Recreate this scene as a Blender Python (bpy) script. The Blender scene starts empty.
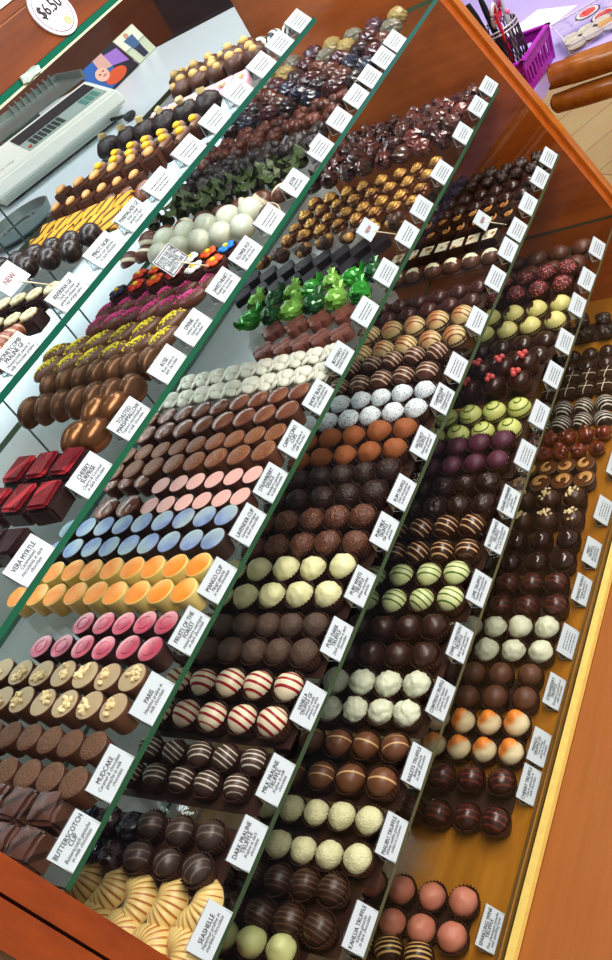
import bpy, bmesh, math, random
from mathutils import Vector, Matrix, noise
random.seed(7)
R_ = math.radians; PI = math.pi
scn = bpy.context.scene; COL = scn.collection
def lin(c): return tuple(((v/255)/12.92 if v/255 <= .04045 else ((v/255+.055)/1.055)**2.4) for v in c)
PROD = [
 dict(sh=6, kind='t_goldstripe', short='gold striped truffles', desc='dark truffle with gold stripes', rows=[(-0.4066, 0.0936, 0.0463, 3)]),
 dict(sh=6, kind='t_pink', short='pink truffles', desc='smooth salmon pink truffle', rows=[(-0.3257, 0.0497, 0.0495, 4), (-0.373, 0.0514, 0.0477, 4)]),
 dict(sh=6, kind='t_redline', short='red lined truffles', desc='dark truffle with reddish lines', rows=[(-0.1442, 0.045, 0.0495, 4), (-0.2053, 0.0355, 0.0479, 4)]),
 dict(sh=6, kind='t_mango', short='orange tipped truffles', desc='ivory truffle with orange tip', rows=[(-0.0483, 0.0477, 0.0455, 4), (-0.0943, 0.0433, 0.0439, 5)]),
 dict(sh=6, kind='t_milkmatte', short='plain milk truffles', desc='plain matte milk chocolate truffle', rows=[(0.0428, 0.0491, 0.0495, 4), (-0.0026, 0.0464, 0.0495, 4)]),
 dict(sh=6, kind='t_white2', short='white peaked truffles', desc='white truffle with small peak', rows=[(0.1344, 0.0431, 0.0459, 4), (0.087, 0.0421, 0.0481, 4)]),
 dict(sh=6, kind='t_redline', short='dark ruby lined truffles', desc='glossy dark truffle with ruby lines', rows=[(0.2276, 0.0483, 0.0452, 4), (0.1799, 0.0401, 0.0495, 4)]),
 dict(sh=6, kind='t_darkshine', short='glossy dark truffles', desc='glossy plain dark truffle', rows=[(0.3249, 0.052, 0.0493, 4), (0.2736, 0.0479, 0.0495, 4)]),
 dict(sh=6, kind='t_nut', short='nut topped truffles', desc='dark truffle with chopped nuts', rows=[(0.4271, 0.0621, 0.0493, 4), (0.3739, 0.0535, 0.0493, 4)]),
 dict(sh=6, kind='c_swirl', short='caramel swirl cups', desc='milk cup with caramel swirl', rows=[(0.5172, 0.0633, 0.0382, 5), (0.4758, 0.0559, 0.0441, 4)]),
 dict(sh=6, kind='lump_red', short='red amber lumps', desc='translucent reddish amber lump', rows=[(0.6045, 0.0495, 0.0356, 5), (0.5641, 0.0529, 0.0356, 5)]),
 dict(sh=6, kind='d_multiline', short='white lined domes', desc='dark dome with many white lines', rows=[(0.6986, 0.0672, 0.0432, 4), (0.6527, 0.0615, 0.0431, 4)]),
 dict(sh=6, kind='sq_cross', short='crossed squares', desc='dark square with white cross', rows=[(0.7869, 0.0792, 0.0374, 4), (0.745, 0.0744, 0.0398, 4)]),
 dict(sh=6, kind='dome_dark', short='dark shiny domes', desc='shiny dark dome chocolate', rows=[(0.8676, 0.0968, 0.0383, 4), (0.8279, 0.0922, 0.0411, 4)]),
 dict(sh=6, kind='lump_dark', short='dark lumps', desc='rough dark chocolate lump', rows=[(0.9772, 0.1259, 0.046, 3), (0.9268, 0.1068, 0.0463, 3)]),
 dict(sh=5, kind='t_palegreen', short='pale green truffles', desc='pale green cream truffle', rows=[(-0.5023, 0.1395, 0.0463, 4)]),
 dict(sh=5, kind='t_finelines', short='fine lined dark truffles', desc='dark truffle with fine lines', rows=[(-0.4218, 0.098, 0.0441, 5), (-0.4686, 0.097, 0.0465, 5)]),
 dict(sh=5, kind='t_coconut', short='coconut truffles', desc='cream coconut coated truffle', rows=[(-0.3266, 0.0849, 0.0417, 5), (-0.3787, 0.0803, 0.0422, 5)]),
 dict(sh=5, kind='t_milkline', short='single lined milk truffles', desc='milk truffle with cream line', rows=[(-0.2243, 0.0848, 0.0465, 5), (-0.2764, 0.0851, 0.0495, 5)]),
 dict(sh=5, kind='t_whiterough', short='rough white truffles', desc='rough white peaked truffle', rows=[(-0.1265, 0.0853, 0.0462, 5), (-0.1715, 0.0844, 0.0439, 5)]),
 dict(sh=5, kind='t_dark', short='smooth dark truffles', desc='smooth dark truffle with tip', rows=[(-0.0272, 0.0923, 0.0443, 5), (-0.0761, 0.0902, 0.0454, 5)]),
 dict(sh=5, kind='t_greenstripe', short='green striped truffles', desc='pale truffle with green stripes', rows=[(0.0719, 0.0881, 0.0495, 4), (0.0232, 0.0821, 0.0495, 5)]),
 dict(sh=5, kind='t_creamline', short='cream lined dark truffles', desc='dark truffle with cream lines', rows=[(0.1695, 0.0934, 0.0465, 5), (0.12, 0.086, 0.0441, 5)]),
 dict(sh=5, kind='t_darkrough', short='rough dark truffles', desc='rough textured dark truffle', rows=[(0.2623, 0.0932, 0.0419, 5), (0.2132, 0.0868, 0.0449, 5)]),
 dict(sh=5, kind='t_purple', short='purple truffles', desc='dusty purple domed truffle', rows=[(0.3599, 0.0956, 0.0439, 5), (0.3139, 0.0911, 0.0433, 5)]),
 dict(sh=5, kind='d_greenswirl', short='green swirl domes', desc='yellow dome with green swirl', rows=[(0.4538, 0.0949, 0.048, 4), (0.4015, 0.0994, 0.0495, 4)]),
 dict(sh=5, kind='t_cherry', short='pink berry topped truffles', desc='dark truffle topped with pink berries', rows=[(0.5642, 0.1056, 0.046, 4), (0.5148, 0.1075, 0.0495, 4)]),
 dict(sh=5, kind='dome_dark', short='plain dark domes', desc='plain dark dome chocolate', rows=[(0.6474, 0.0968, 0.0454, 5), (0.6038, 0.0999, 0.0455, 5)]),
 dict(sh=5, kind='d_notch', short='yellow notched domes', desc='pale yellow dome with brown notch', rows=[(0.7443, 0.0877, 0.0495, 4), (0.6929, 0.0873, 0.0495, 4)]),
 dict(sh=5, kind='t_redsprinkle', short='red sprinkled truffles', desc='truffle coated in red sprinkles', rows=[(0.8448, 0.0929, 0.0458, 5), (0.7924, 0.091, 0.0495, 4)]),
 dict(sh=5, kind='d_ridged', short='ridged milk domes', desc='ridged milk chocolate dome', rows=[(0.9406, 0.0922, 0.0495, 4), (0.8849, 0.0924, 0.0495, 4)]),
 dict(sh=4, kind='shell', short='marbled seashells', desc='gold and cream marbled seashell', rows=[(-0.5281, 0.1354, 0.0492, 5), (-0.5693, 0.1354, 0.0495, 5)]),
 dict(sh=4, kind='t_dswirl', short='swirled dark truffles', desc='dark truffle with faint swirl', rows=[(-0.4516, 0.1566, 0.049, 3), (-0.4903, 0.1513, 0.049, 3)]),
 dict(sh=4, kind='lump_dfoil', short='dark foil sweets', desc='dark wrapped foil sweet', rows=[(-0.4545, 0.2895, 0.042, 3), (-0.4944, 0.2968, 0.042, 3)]),
 dict(sh=4, kind='t_whitelines', short='white lined milk truffles', desc='milk truffle with white lines', rows=[(-0.3522, 0.1441, 0.0454, 5), (-0.3882, 0.1539, 0.0455, 5)]),
 dict(sh=4, kind='t_redstripe', short='red striped truffles', desc='ivory truffle with red stripes', rows=[(-0.2501, 0.1401, 0.049, 5), (-0.3001, 0.1401, 0.0496, 5)]),
 dict(sh=4, kind='t_matte', short='matte brown truffles', desc='matte dusted brown truffle', rows=[(-0.1544, 0.1429, 0.0408, 6), (-0.1981, 0.14, 0.0428, 6)]),
 dict(sh=4, kind='t_white', short='plain white truffles', desc='smooth creamy white truffle', rows=[(-0.0574, 0.1412, 0.0496, 5), (-0.1055, 0.1433, 0.049, 5)]),
 dict(sh=4, kind='t_milksp', short='speckled milk truffles', desc='milk truffle with crumb speckles', rows=[(0.0363, 0.1453, 0.0465, 5), (-0.013, 0.1394, 0.0466, 5)]),
 dict(sh=4, kind='t_rum', short='dark sprinkled truffles', desc='dark truffle coated in sprinkles', rows=[(0.1284, 0.1399, 0.0422, 6), (0.0812, 0.1473, 0.046, 5)]),
 dict(sh=4, kind='t_cocoa', short='cocoa dusted truffles', desc='orange brown cocoa dusted truffle', rows=[(0.2149, 0.1421, 0.0475, 5), (0.1708, 0.1437, 0.046, 5)]),
 dict(sh=4, kind='t_icing', short='icing sugar truffles', desc='white icing sugar dusted truffle', rows=[(0.3039, 0.1406, 0.0408, 6), (0.2592, 0.1393, 0.0428, 6)]),
 dict(sh=4, kind='t_whitelines2', short='white drizzled truffles', desc='milk truffle with white drizzle', rows=[(0.4006, 0.1505, 0.0429, 6), (0.3488, 0.1512, 0.044, 5)]),
 dict(sh=4, kind='t_caramel', short='caramel lined domes', desc='cream dome with caramel lines', rows=[(0.5081, 0.1426, 0.048, 5), (0.453, 0.1402, 0.0477, 5)]),
 dict(sh=4, kind='dome_milk', short='plain milk domes', desc='smooth reddish milk dome', rows=[(0.5962, 0.1416, 0.0413, 6), (0.5594, 0.1451, 0.0432, 6)]),
 dict(sh=4, kind='d_whitecap', short='white capped domes', desc='milk dome with white cap', rows=[(0.6892, 0.1457, 0.0407, 6)]),
 dict(sh=4, kind='plaque', short='patterned white plaques', desc='dark square with patterned white top', rows=[(0.7499, 0.1625, 0.0337, 7)]),
 dict(sh=4, kind='curl', short='gold curled chocolates', desc='dark chocolate with gold curls', rows=[(0.8431, 0.1561, 0.0337, 7), (0.8032, 0.1354, 0.0337, 7)]),
 dict(sh=4, kind='dome_dark', short='dark domes', desc='small plain dark dome', rows=[(0.9389, 0.1384, 0.035, 7), (0.8971, 0.1408, 0.0337, 7)]),
 dict(sh=4, kind='lump_dark', short='rough dark clusters', desc='rough dark chocolate cluster', rows=[(1.008, 0.1354, 0.0335, 8), (0.9718, 0.1354, 0.0335, 8)]),
 dict(sh=3, kind='sq_butter', short='butterscotch squares', desc='lumpy lined milk chocolate square', rows=[(-0.5207, 0.2187, 0.0497, 7), (-0.563, 0.2198, 0.0437, 7)]),
 dict(sh=3, kind='c_mud', short='crumb topped cups', desc='milk cup with crumb top', rows=[(-0.4443, 0.203, 0.0382, 9), (-0.4888, 0.1996, 0.0404, 8)]),
 dict(sh=3, kind='c_paris', short='nut topped cups', desc='beige cup with chopped nuts', rows=[(-0.3591, 0.1993, 0.0417, 8), (-0.399, 0.2024, 0.0418, 8)]),
 dict(sh=3, kind='c_fruits', short='pink swirl cups', desc='glossy pink swirl topped cup', rows=[(-0.2806, 0.1993, 0.0373, 5), (-0.3173, 0.1993, 0.041, 6)]),
 dict(sh=3, kind='c_mango', short='mango cups', desc='yellow cup with orange top', rows=[(-0.1923, 0.1993, 0.0404, 9), (-0.2343, 0.1993, 0.0408, 9)]),
 dict(sh=3, kind='c_lav', short='lavender cups', desc='dark cup with pale blue top', rows=[(-0.11, 0.1993, 0.0396, 9), (-0.1504, 0.1993, 0.0393, 9)]),
 dict(sh=3, kind='c_straw', short='strawberry cups', desc='milk cup with pale pink top', rows=[(-0.0354, 0.1993, 0.0349, 6), (-0.0738, 0.1993, 0.0345, 6)]),
 dict(sh=3, kind='c_short', short='brown oval cups', desc='brown cup behind the pink ones', rows=[(-0.0154, 0.4287, 0.0343, 3), (-0.0757, 0.4099, 0.0483, 2)]),
 dict(sh=3, kind='c_capp', short='coffee cups', desc='milk cup with golden flecked top', rows=[(0.0436, 0.1993, 0.0377, 9), (0.0042, 0.1993, 0.043, 8)]),
 dict(sh=3, kind='c_short', short='espresso cups', desc='shiny brown oval topped cup', rows=[(0.1271, 0.1993, 0.0384, 9), (0.0872, 0.1993, 0.0411, 8)]),
 dict(sh=3, kind='butterfly', short='marbled butterflies', desc='marbled white butterfly chocolate', rows=[(0.2275, 0.1993, 0.0335, 10), (0.1838, 0.1993, 0.035, 10)]),
 dict(sh=3, kind='clover', short='clover plaques', desc='milk clover shaped plaque', rows=[(0.3307, 0.217, 0.0493, 4), (0.2769, 0.201, 0.0386, 5)]),
 dict(sh=3, kind='foil_green', short='green foil sweets', desc='green foil wrapped twist sweet', rows=[(0.4241, 0.1993, 0.0408, 7), (0.3696, 0.1993, 0.0461, 6)]),
 dict(sh=3, kind='lozenge', short='dark lozenges', desc='flat dark diamond chocolate', rows=[(0.5243, 0.2293, 0.0407, 8), (0.4753, 0.2332, 0.0395, 8)]),
 dict(sh=3, kind='lump_gold', short='dark gold clusters', desc='dark cluster brushed with gold', rows=[(0.5769, 0.2171, 0.0497, 7)]),
 dict(sh=3, kind='swirlgold', short='gold swirls', desc='shiny gold brushed swirl chocolate', rows=[(0.6414, 0.2047, 0.0408, 8), (0.6785, 0.2042, 0.0407, 8), (0.7243, 0.2067, 0.04, 8), (0.7674, 0.2026, 0.0401, 8)]),
 dict(sh=3, kind='foil_brown', short='cellophane sweets', desc='brown cellophane wrapped sweet', rows=[(0.836, 0.2092, 0.0439, 8), (0.8946, 0.2095, 0.0438, 8), (0.9404, 0.2063, 0.0435, 8), (0.9804, 0.2042, 0.0372, 9), (1.0109, 0.1993, 0.0359, 9)]),
 dict(sh=2, kind='block_dark', short='dark square blocks', desc='large dark square chocolate block', rows=[(-0.3181, 0.2573, 0.0352, 2), (-0.4023, 0.2573, 0.04, 2)]),
 dict(sh=2, kind='block_red', short='red topped blocks', desc='dark block with glossy red top', rows=[(-0.2002, 0.2534, 0.0464, 3), (-0.2526, 0.2506, 0.0469, 3)]),
 dict(sh=2, kind='egg_gold', short='bronze eggs', desc='large bronze domed oval', rows=[(-0.1027, 0.2523, 0.0335, 2), (-0.1499, 0.2523, 0.0335, 2)]),
 dict(sh=2, kind='halfshell', short='bronze half shells', desc='bronze brushed ridged half shell', rows=[(-0.01, 0.2523, 0.0335, 7), (-0.0636, 0.2523, 0.0335, 7)]),
 dict(sh=2, kind='bar_yellow', short='yellow sprinkled bars', desc='milk oval bar with yellow sprinkles', rows=[(0.0772, 0.275, 0.0482, 6), (0.0387, 0.2658, 0.0477, 6)]),
 dict(sh=2, kind='bar_pink', short='pink sprinkled bars', desc='milk oval bar with pink sprinkles', rows=[(0.165, 0.2536, 0.0423, 6), (0.1286, 0.2734, 0.0376, 6)]),
 dict(sh=2, kind='flowerpot', short='flower pots', desc='chocolate pot topped with sugar flower', rows=[(0.2203, 0.2458, 0.0357, 6), (0.1829, 0.2458, 0.0395, 6)]),
 dict(sh=2, kind='egg_white', short='speckled white eggs', desc='glossy pale green white egg', rows=[(0.3354, 0.2726, 0.045, 5), (0.2899, 0.2629, 0.0434, 5)]),
 dict(sh=2, kind='dome_curve', short='curve lined domes', desc='milk dome with white curved line', rows=[(0.3903, 0.2458, 0.042, 8), (0.339, 0.2458, 0.0384, 9)]),
 dict(sh=2, kind='leafgreen', short='green leaf chocolates', desc='dark green leaf shaped chocolate', rows=[(0.4719, 0.2458, 0.0348, 9), (0.4295, 0.2458, 0.0337, 10)]),
 dict(sh=2, kind='lump_big', short='dark clusters', desc='greyish dark chocolate cluster', rows=[(0.547, 0.2458, 0.0453, 7), (0.511, 0.2458, 0.0459, 7)]),
 dict(sh=2, kind='lump_brown', short='reddish brown clusters', desc='reddish brown rough cluster', rows=[(0.6583, 0.248, 0.0429, 8), (0.6148, 0.2458, 0.0416, 8)]),
 dict(sh=2, kind='lump_mix', short='dark wrapped sweets', desc='shiny dark wrapped sweet', rows=[(0.7223, 0.2458, 0.0488, 7), (0.769, 0.2458, 0.0491, 7)]),
 dict(sh=2, kind='lump_mix', short='wine coloured sweets', desc='wine coloured wrapped sweet', rows=[(0.8186, 0.2458, 0.0489, 7), (0.865, 0.2458, 0.0493, 7)]),
 dict(sh=2, kind='lump_mix2', short='pale and dark sweets', desc='glossy oval wrapped sweet', rows=[(0.9186, 0.25, 0.0497, 7), (0.9701, 0.2564, 0.0497, 7)]),
 dict(sh=1, kind='cone_ridge', short='ridged milk cones', desc='ridged milk chocolate cone', rows=[(-0.1196, 0.3084, 0.053, 2), (-0.1816, 0.3084, 0.053, 2)]),
 dict(sh=1, kind='ringcup', short='cream ring blocks', desc='dark block with cream ring top', rows=[(-0.0225, 0.3019, 0.0335, 5), (-0.0733, 0.3019, 0.0335, 5)]),
 dict(sh=1, kind='egg_dark', short='ribbed dark ovals', desc='ribbed dark chocolate oval', rows=[(0.1135, 0.339, 0.0398, 6), (0.0852, 0.3593, 0.0465, 6)]),
 dict(sh=1, kind='slab_yellow', short='yellow patterned slabs', desc='yellow slab with brown pattern', rows=[(0.1962, 0.3417, 0.0336, 6), (0.1566, 0.3348, 0.0336, 6)]),
 dict(sh=1, kind='dome_big', short='smooth milk domes', desc='large smooth milk dome', rows=[(0.2252, 0.3195, 0.0335, 3)]),
 dict(sh=1, kind='almondcup', short='almond topped cups', desc='milk cup topped with almond', rows=[(0.2934, 0.3359, 0.0393, 6), (0.2372, 0.3317, 0.0344, 6)]),
 dict(sh=1, kind='pencil', short='yellow tipped cups', desc='brown cup with yellow tip', rows=[(0.3684, 0.3019, 0.0335, 6), (0.3297, 0.3019, 0.0355, 6)]),
 dict(sh=1, kind='cubetop', short='cube topped blocks', desc='dark block with pale cube', rows=[(0.4603, 0.3341, 0.0453, 6)]),
 dict(sh=1, kind='plaque_pink', short='pink star plaques', desc='pink plaque with pale star', rows=[(0.5205, 0.3019, 0.037, 6)]),
 dict(sh=1, kind='nutcluster', short='hazelnut clusters', desc='milk cluster with pale hazelnuts', rows=[(0.6221, 0.3277, 0.0414, 5), (0.6841, 0.3793, 0.0398, 5)]),
 dict(sh=1, kind='zebra', short='zebra striped domes', desc='black and white striped dome', rows=[(0.7072, 0.3019, 0.0335, 7)]),
]
CARDS = [
 (1, -0.1709, ['HONEYCOMB', 'PRALINE GF'], ['Honeycomb pieces in', 'milk chocolate praline'], 'ridged milk cones'),
 (1, -0.0578, ['RIVERINA GF'], ['Dark chocolate', 'ganache infused with', 'real orange juice'], 'cream ring blocks'),
 (1, 0.0301, ['PINOT NOIR'], ['Pinot noir ganache', 'in dark chocolate'], 'ribbed dark ovals'),
 (1, 0.1084, ['MARMALADE GF'], ['Bitter orange', 'ganache in dark', 'chocolate'], 'yellow patterned slabs'),
 (1, 0.1834, [], [], 'smooth milk domes'),
 (1, 0.2683, [], [], 'almond topped cups'),
 (1, 0.3535, [], [], 'yellow tipped cups'),
 (1, 0.4342, [], [], 'cube topped blocks'),
 (1, 0.5187, [], [], 'pink star plaques'),
 (1, 0.5905, [], [], 'hazelnut clusters'),
 (1, 0.6701, [], [], 'zebra striped domes'),
 (2, -0.3653, ['VERA MYRTLE'], ['Caramelised', 'macadamia in dark', 'chocolate'], 'dark square blocks'),
 (2, -0.2401, ['CHERRY', 'SURPRISE'], ['Cherry & Coconut', 'in dark chocolate'], 'red topped blocks'),
 (2, -0.1472, ['TOASTED', 'MARSHMALLOW'], ['Toasted marshmallow', 'in milk chocolate'], 'bronze eggs'),
 (2, -0.0478, ['ROSE'], ['Rose creme in', 'dark chocolate'], 'bronze half shells'),
 (2, 0.0236, ['DIVINE'], ['Lemon ganache', 'topped with', 'chocolate'], 'yellow sprinkled bars'),
 (2, 0.1149, ['SWEETHEART'], ['Raspberry mousse in', 'milk chocolate'], 'pink sprinkled bars'),
 (2, 0.1871, ['FLOWER POT'], ['Vanilla creme in', 'milk chocolate'], 'flower pots'),
 (2, 0.2704, [], [], 'speckled white eggs'),
 (2, 0.3653, ['JESTER'], ['Caramel in', 'milk chocolate'], 'curve lined domes'),
 (2, 0.4642, [], [], 'green leaf chocolates'),
 (2, 0.5518, [], [], 'dark clusters'),
 (2, 0.627, [], [], 'reddish brown clusters'),
 (2, 0.6949, [], [], 'dark wrapped sweets'),
 (2, 0.761, [], [], 'wine coloured sweets'),
 (2, 0.8243, [], [], 'pale and dark sweets'),
 (3, -0.5698, ['BUTTERSCOTCH', 'CUP'], ['Butterscotch ganache', 'in milk chocolate'], 'butterscotch squares'),
 (3, -0.4938, ['MUDCAKE'], ['Caramel & chocolate', 'ganache in milk', 'chocolate'], 'crumb topped cups'),
 (3, -0.4012, ['PARIS'], ['Hazelnut praline in', 'milk chocolate'], 'nut topped cups'),
 (3, -0.3083, ['FRUITS OF THE', 'FOREST'], ['mixed berry meringue', 'in dark chocolate'], 'pink swirl cups'),
 (3, -0.2337, ['MANGO CUP'], ['Mango ganache', 'in white chocolate'], 'mango cups'),
 (3, -0.1436, ['LAVENDER CUP'], ['Lavender meringue', 'in dark chocolate'], 'lavender cups'),
 (3, -0.0696, ['STRAWBERRY', 'DELICE'], ['Strawberry ganache', 'in milk chocolate'], 'strawberry cups'),
 (3, 0.0112, ['CAPPUCCINO', 'CUPS'], ['Coffee ganache in', 'milk chocolate'], 'coffee cups'),
 (3, 0.0968, ['SHORT BLACK'], ['Dark coffee ganache', 'in dark chocolate'], 'espresso cups'),
 (3, 0.1815, ['BUTTERFLY'], ['Hazelnut praline in', 'marbled chocolate'], 'marbled butterflies'),
 (3, 0.2891, [], [], 'clover plaques'),
 (3, 0.3897, [], [], 'green foil sweets'),
 (3, 0.4945, [], [], 'dark lozenges'),
 (3, 0.5724, [], [], 'dark gold clusters'),
 (3, 0.6837, [], [], 'gold swirls next to the gold clusters'),
 (3, 0.8172, [], [], 'cellophane sweets next to the gold swirls'),
 (3, 0.915, [], [], 'cellophane sweets, middle of their three'),
 (3, 0.9936, [], [], 'cellophane sweets nearest the end panel'),
 (4, -0.5736, ['SEASHELLE'], ['Hazelnut praline in', 'marbled chocolate'], 'marbled seashells'),
 (4, -0.4748, ['DARK PRALINE', 'TRUFFLE'], ['Praline in dark', 'chocolate'], 'swirled dark truffles'),
 (4, -0.396, ['MILK PRALINE', 'TRUFFLE'], ['Praline in milk', 'chocolate'], 'white lined milk truffles'),
 (4, -0.2952, ['VANILLA', 'TRUFFLE GF'], ['Smooth vanilla', 'ganache in white', 'chocolate'], 'red striped truffles'),
 (4, -0.1949, ['PURE DARK', 'TRUFFLE'], ['Dark ganache in dark', 'chocolate'], 'matte brown truffles'),
 (4, -0.1089, ['PURE WHITE', 'TRUFFLE'], ['White chocolate', 'ganache'], 'plain white truffles'),
 (4, -0.0112, ['PURE MILK', 'TRUFFLE'], ['Milk chocolate', 'ganache'], 'speckled milk truffles'),
 (4, 0.0625, ['RUM TRUFFLE'], ['Dark rum ganache', 'in dark chocolate'], 'dark sprinkled truffles'),
 (4, 0.1648, ['HAZELNUT', 'TRUFFLE'], ['Hazelnut ganache in', 'milk chocolate'], 'cocoa dusted truffles'),
 (4, 0.2628, ['CHAMPAGNE', 'TRUFFLE'], ['Champagne ganache', 'in white chocolate'], 'icing sugar truffles'),
 (4, 0.3378, [], [], 'white drizzled truffles'),
 (4, 0.4577, [], [], 'caramel lined domes'),
 (4, 0.5733, [], [], 'plain milk domes'),
 (4, 0.6603, [], [], 'white capped domes'),
 (4, 0.7215, [], [], 'patterned white plaques'),
 (4, 0.8071, [], [], 'gold curled chocolates'),
 (4, 0.8971, [], [], 'dark domes'),
 (4, 0.9707, [], [], 'rough dark clusters'),
 (5, -0.4813, ['KAHLUA TRUFFLE'], ['Kahlua ganache', 'in dark chocolate'], 'fine lined dark truffles'),
 (5, -0.3661, ['MALIBU TRUFFLE'], ['White malibu ganache', 'rolled in coconut'], 'coconut truffles'),
 (5, -0.2673, ['BAILEYS TRUFFLE'], ['Baileys ganache', 'in milk chocolate'], 'single lined milk truffles'),
 (5, -0.1659, ['COINTREAU TRUFFLE'], ['Cointreau liqueur', 'ganache in white', 'chocolate'], 'rough white truffles'),
 (5, -0.0725, ['DARK COINTREAU', 'TRUFFLE'], ['Rich dark ganache in', 'dark chocolate'], 'smooth dark truffles'),
 (5, 0.0253, ['LIME TRUFFLE'], ['Tequila lime ganache', 'in white chocolate'], 'green striped truffles'),
 (5, 0.1265, ['BLOOD ORANGE', 'TRUFFLE'], ['Blood orange ganache', 'in dark chocolate'], 'cream lined dark truffles'),
 (5, 0.2004, ['GRAND MARNIER'], ['Grand Marnier', 'ganache', 'in dark chocolate'], 'rough dark truffles'),
 (5, 0.3032, [], [], 'purple truffles'),
 (5, 0.4007, [], [], 'green swirl domes'),
 (5, 0.5032, [], [], 'pink berry topped truffles'),
 (5, 0.595, [], [], 'plain dark domes'),
 (5, 0.7017, [], [], 'yellow notched domes'),
 (5, 0.7821, [], [], 'red sprinkled truffles'),
 (5, 0.8852, [], [], 'ridged milk domes'),
 (6, -0.3768, ['SPARKLING WINE', 'TRUFFLE'], ['Pink champagne ganache', 'with sparkling wine'], 'pink truffles'),
 (6, -0.1648, ['CHERRY TRUFFLE'], ['Cherry ganache in', 'dark chocolate'], 'red lined truffles'),
 (6, -0.1033, ['MANGO', 'TRUFFLE GF'], ['Fresh mango', 'ganache in white', 'chocolate'], 'orange tipped truffles'),
 (6, -0.0056, ['STRAWBERRY', 'TRUFFLE'], ['Strawberry ganache in', 'milk chocolate'], 'plain milk truffles'),
 (6, 0.0889, [], [], 'white peaked truffles'),
 (6, 0.1941, ['ORANGE TRUFFLE'], ['Orange ganache in', 'dark chocolate'], 'dark ruby lined truffles'),
 (6, 0.2754, ['MINT', 'TRUFFLE'], ['Mint ganache in', 'dark chocolate'], 'glossy dark truffles'),
 (6, 0.3722, [], [], 'nut topped truffles'),
 (6, 0.4846, [], [], 'caramel swirl cups'),
]
SIGNS = [
 ('notice', -0.0651, 0.3191, 0.9338, 0.044, 0.033, ['NEW'], [], 'white NEW notice on a stick beside the orange ganache card', True),
 ('notice', 0.1195, 0.2631, 0.8096, 0.046, 0.034, ["YOU'RE THE ONE", 'GOLD MEDAL', 'WINNER', 'SWEETHEART'], [], 'bordered gold medal winner notice above the pink sprinkled bars', False),
 ('notice', 0.4976, 0.2245, 0.5873, 0.044, 0.03, ['NEW'], [], 'white NEW notice on a stick above the dark lozenges', True),
 ('notice', 0.7439, 0.1615, 0.4192, 0.042, 0.03, ['NEW'], [], 'white NEW notice on a stick above the patterned white plaques', True),
]
SH = [[0.26639, 0.88876], [0.21032, 0.7546], [0.16377, 0.55731], [0.09992, 0.3892], [0.0429, 0.2149], [0.0, 0.0]]
CAM_F = 980.0600299881064
CAM_R = [[0.3762607, -0.7828078, -0.4956207], [-0.7202648, 0.0893461, -0.6879215], [0.5827921, 0.6158159, -0.5302114]]
CAM_C = [-0.767879, -0.652184, 1.227646]
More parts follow.
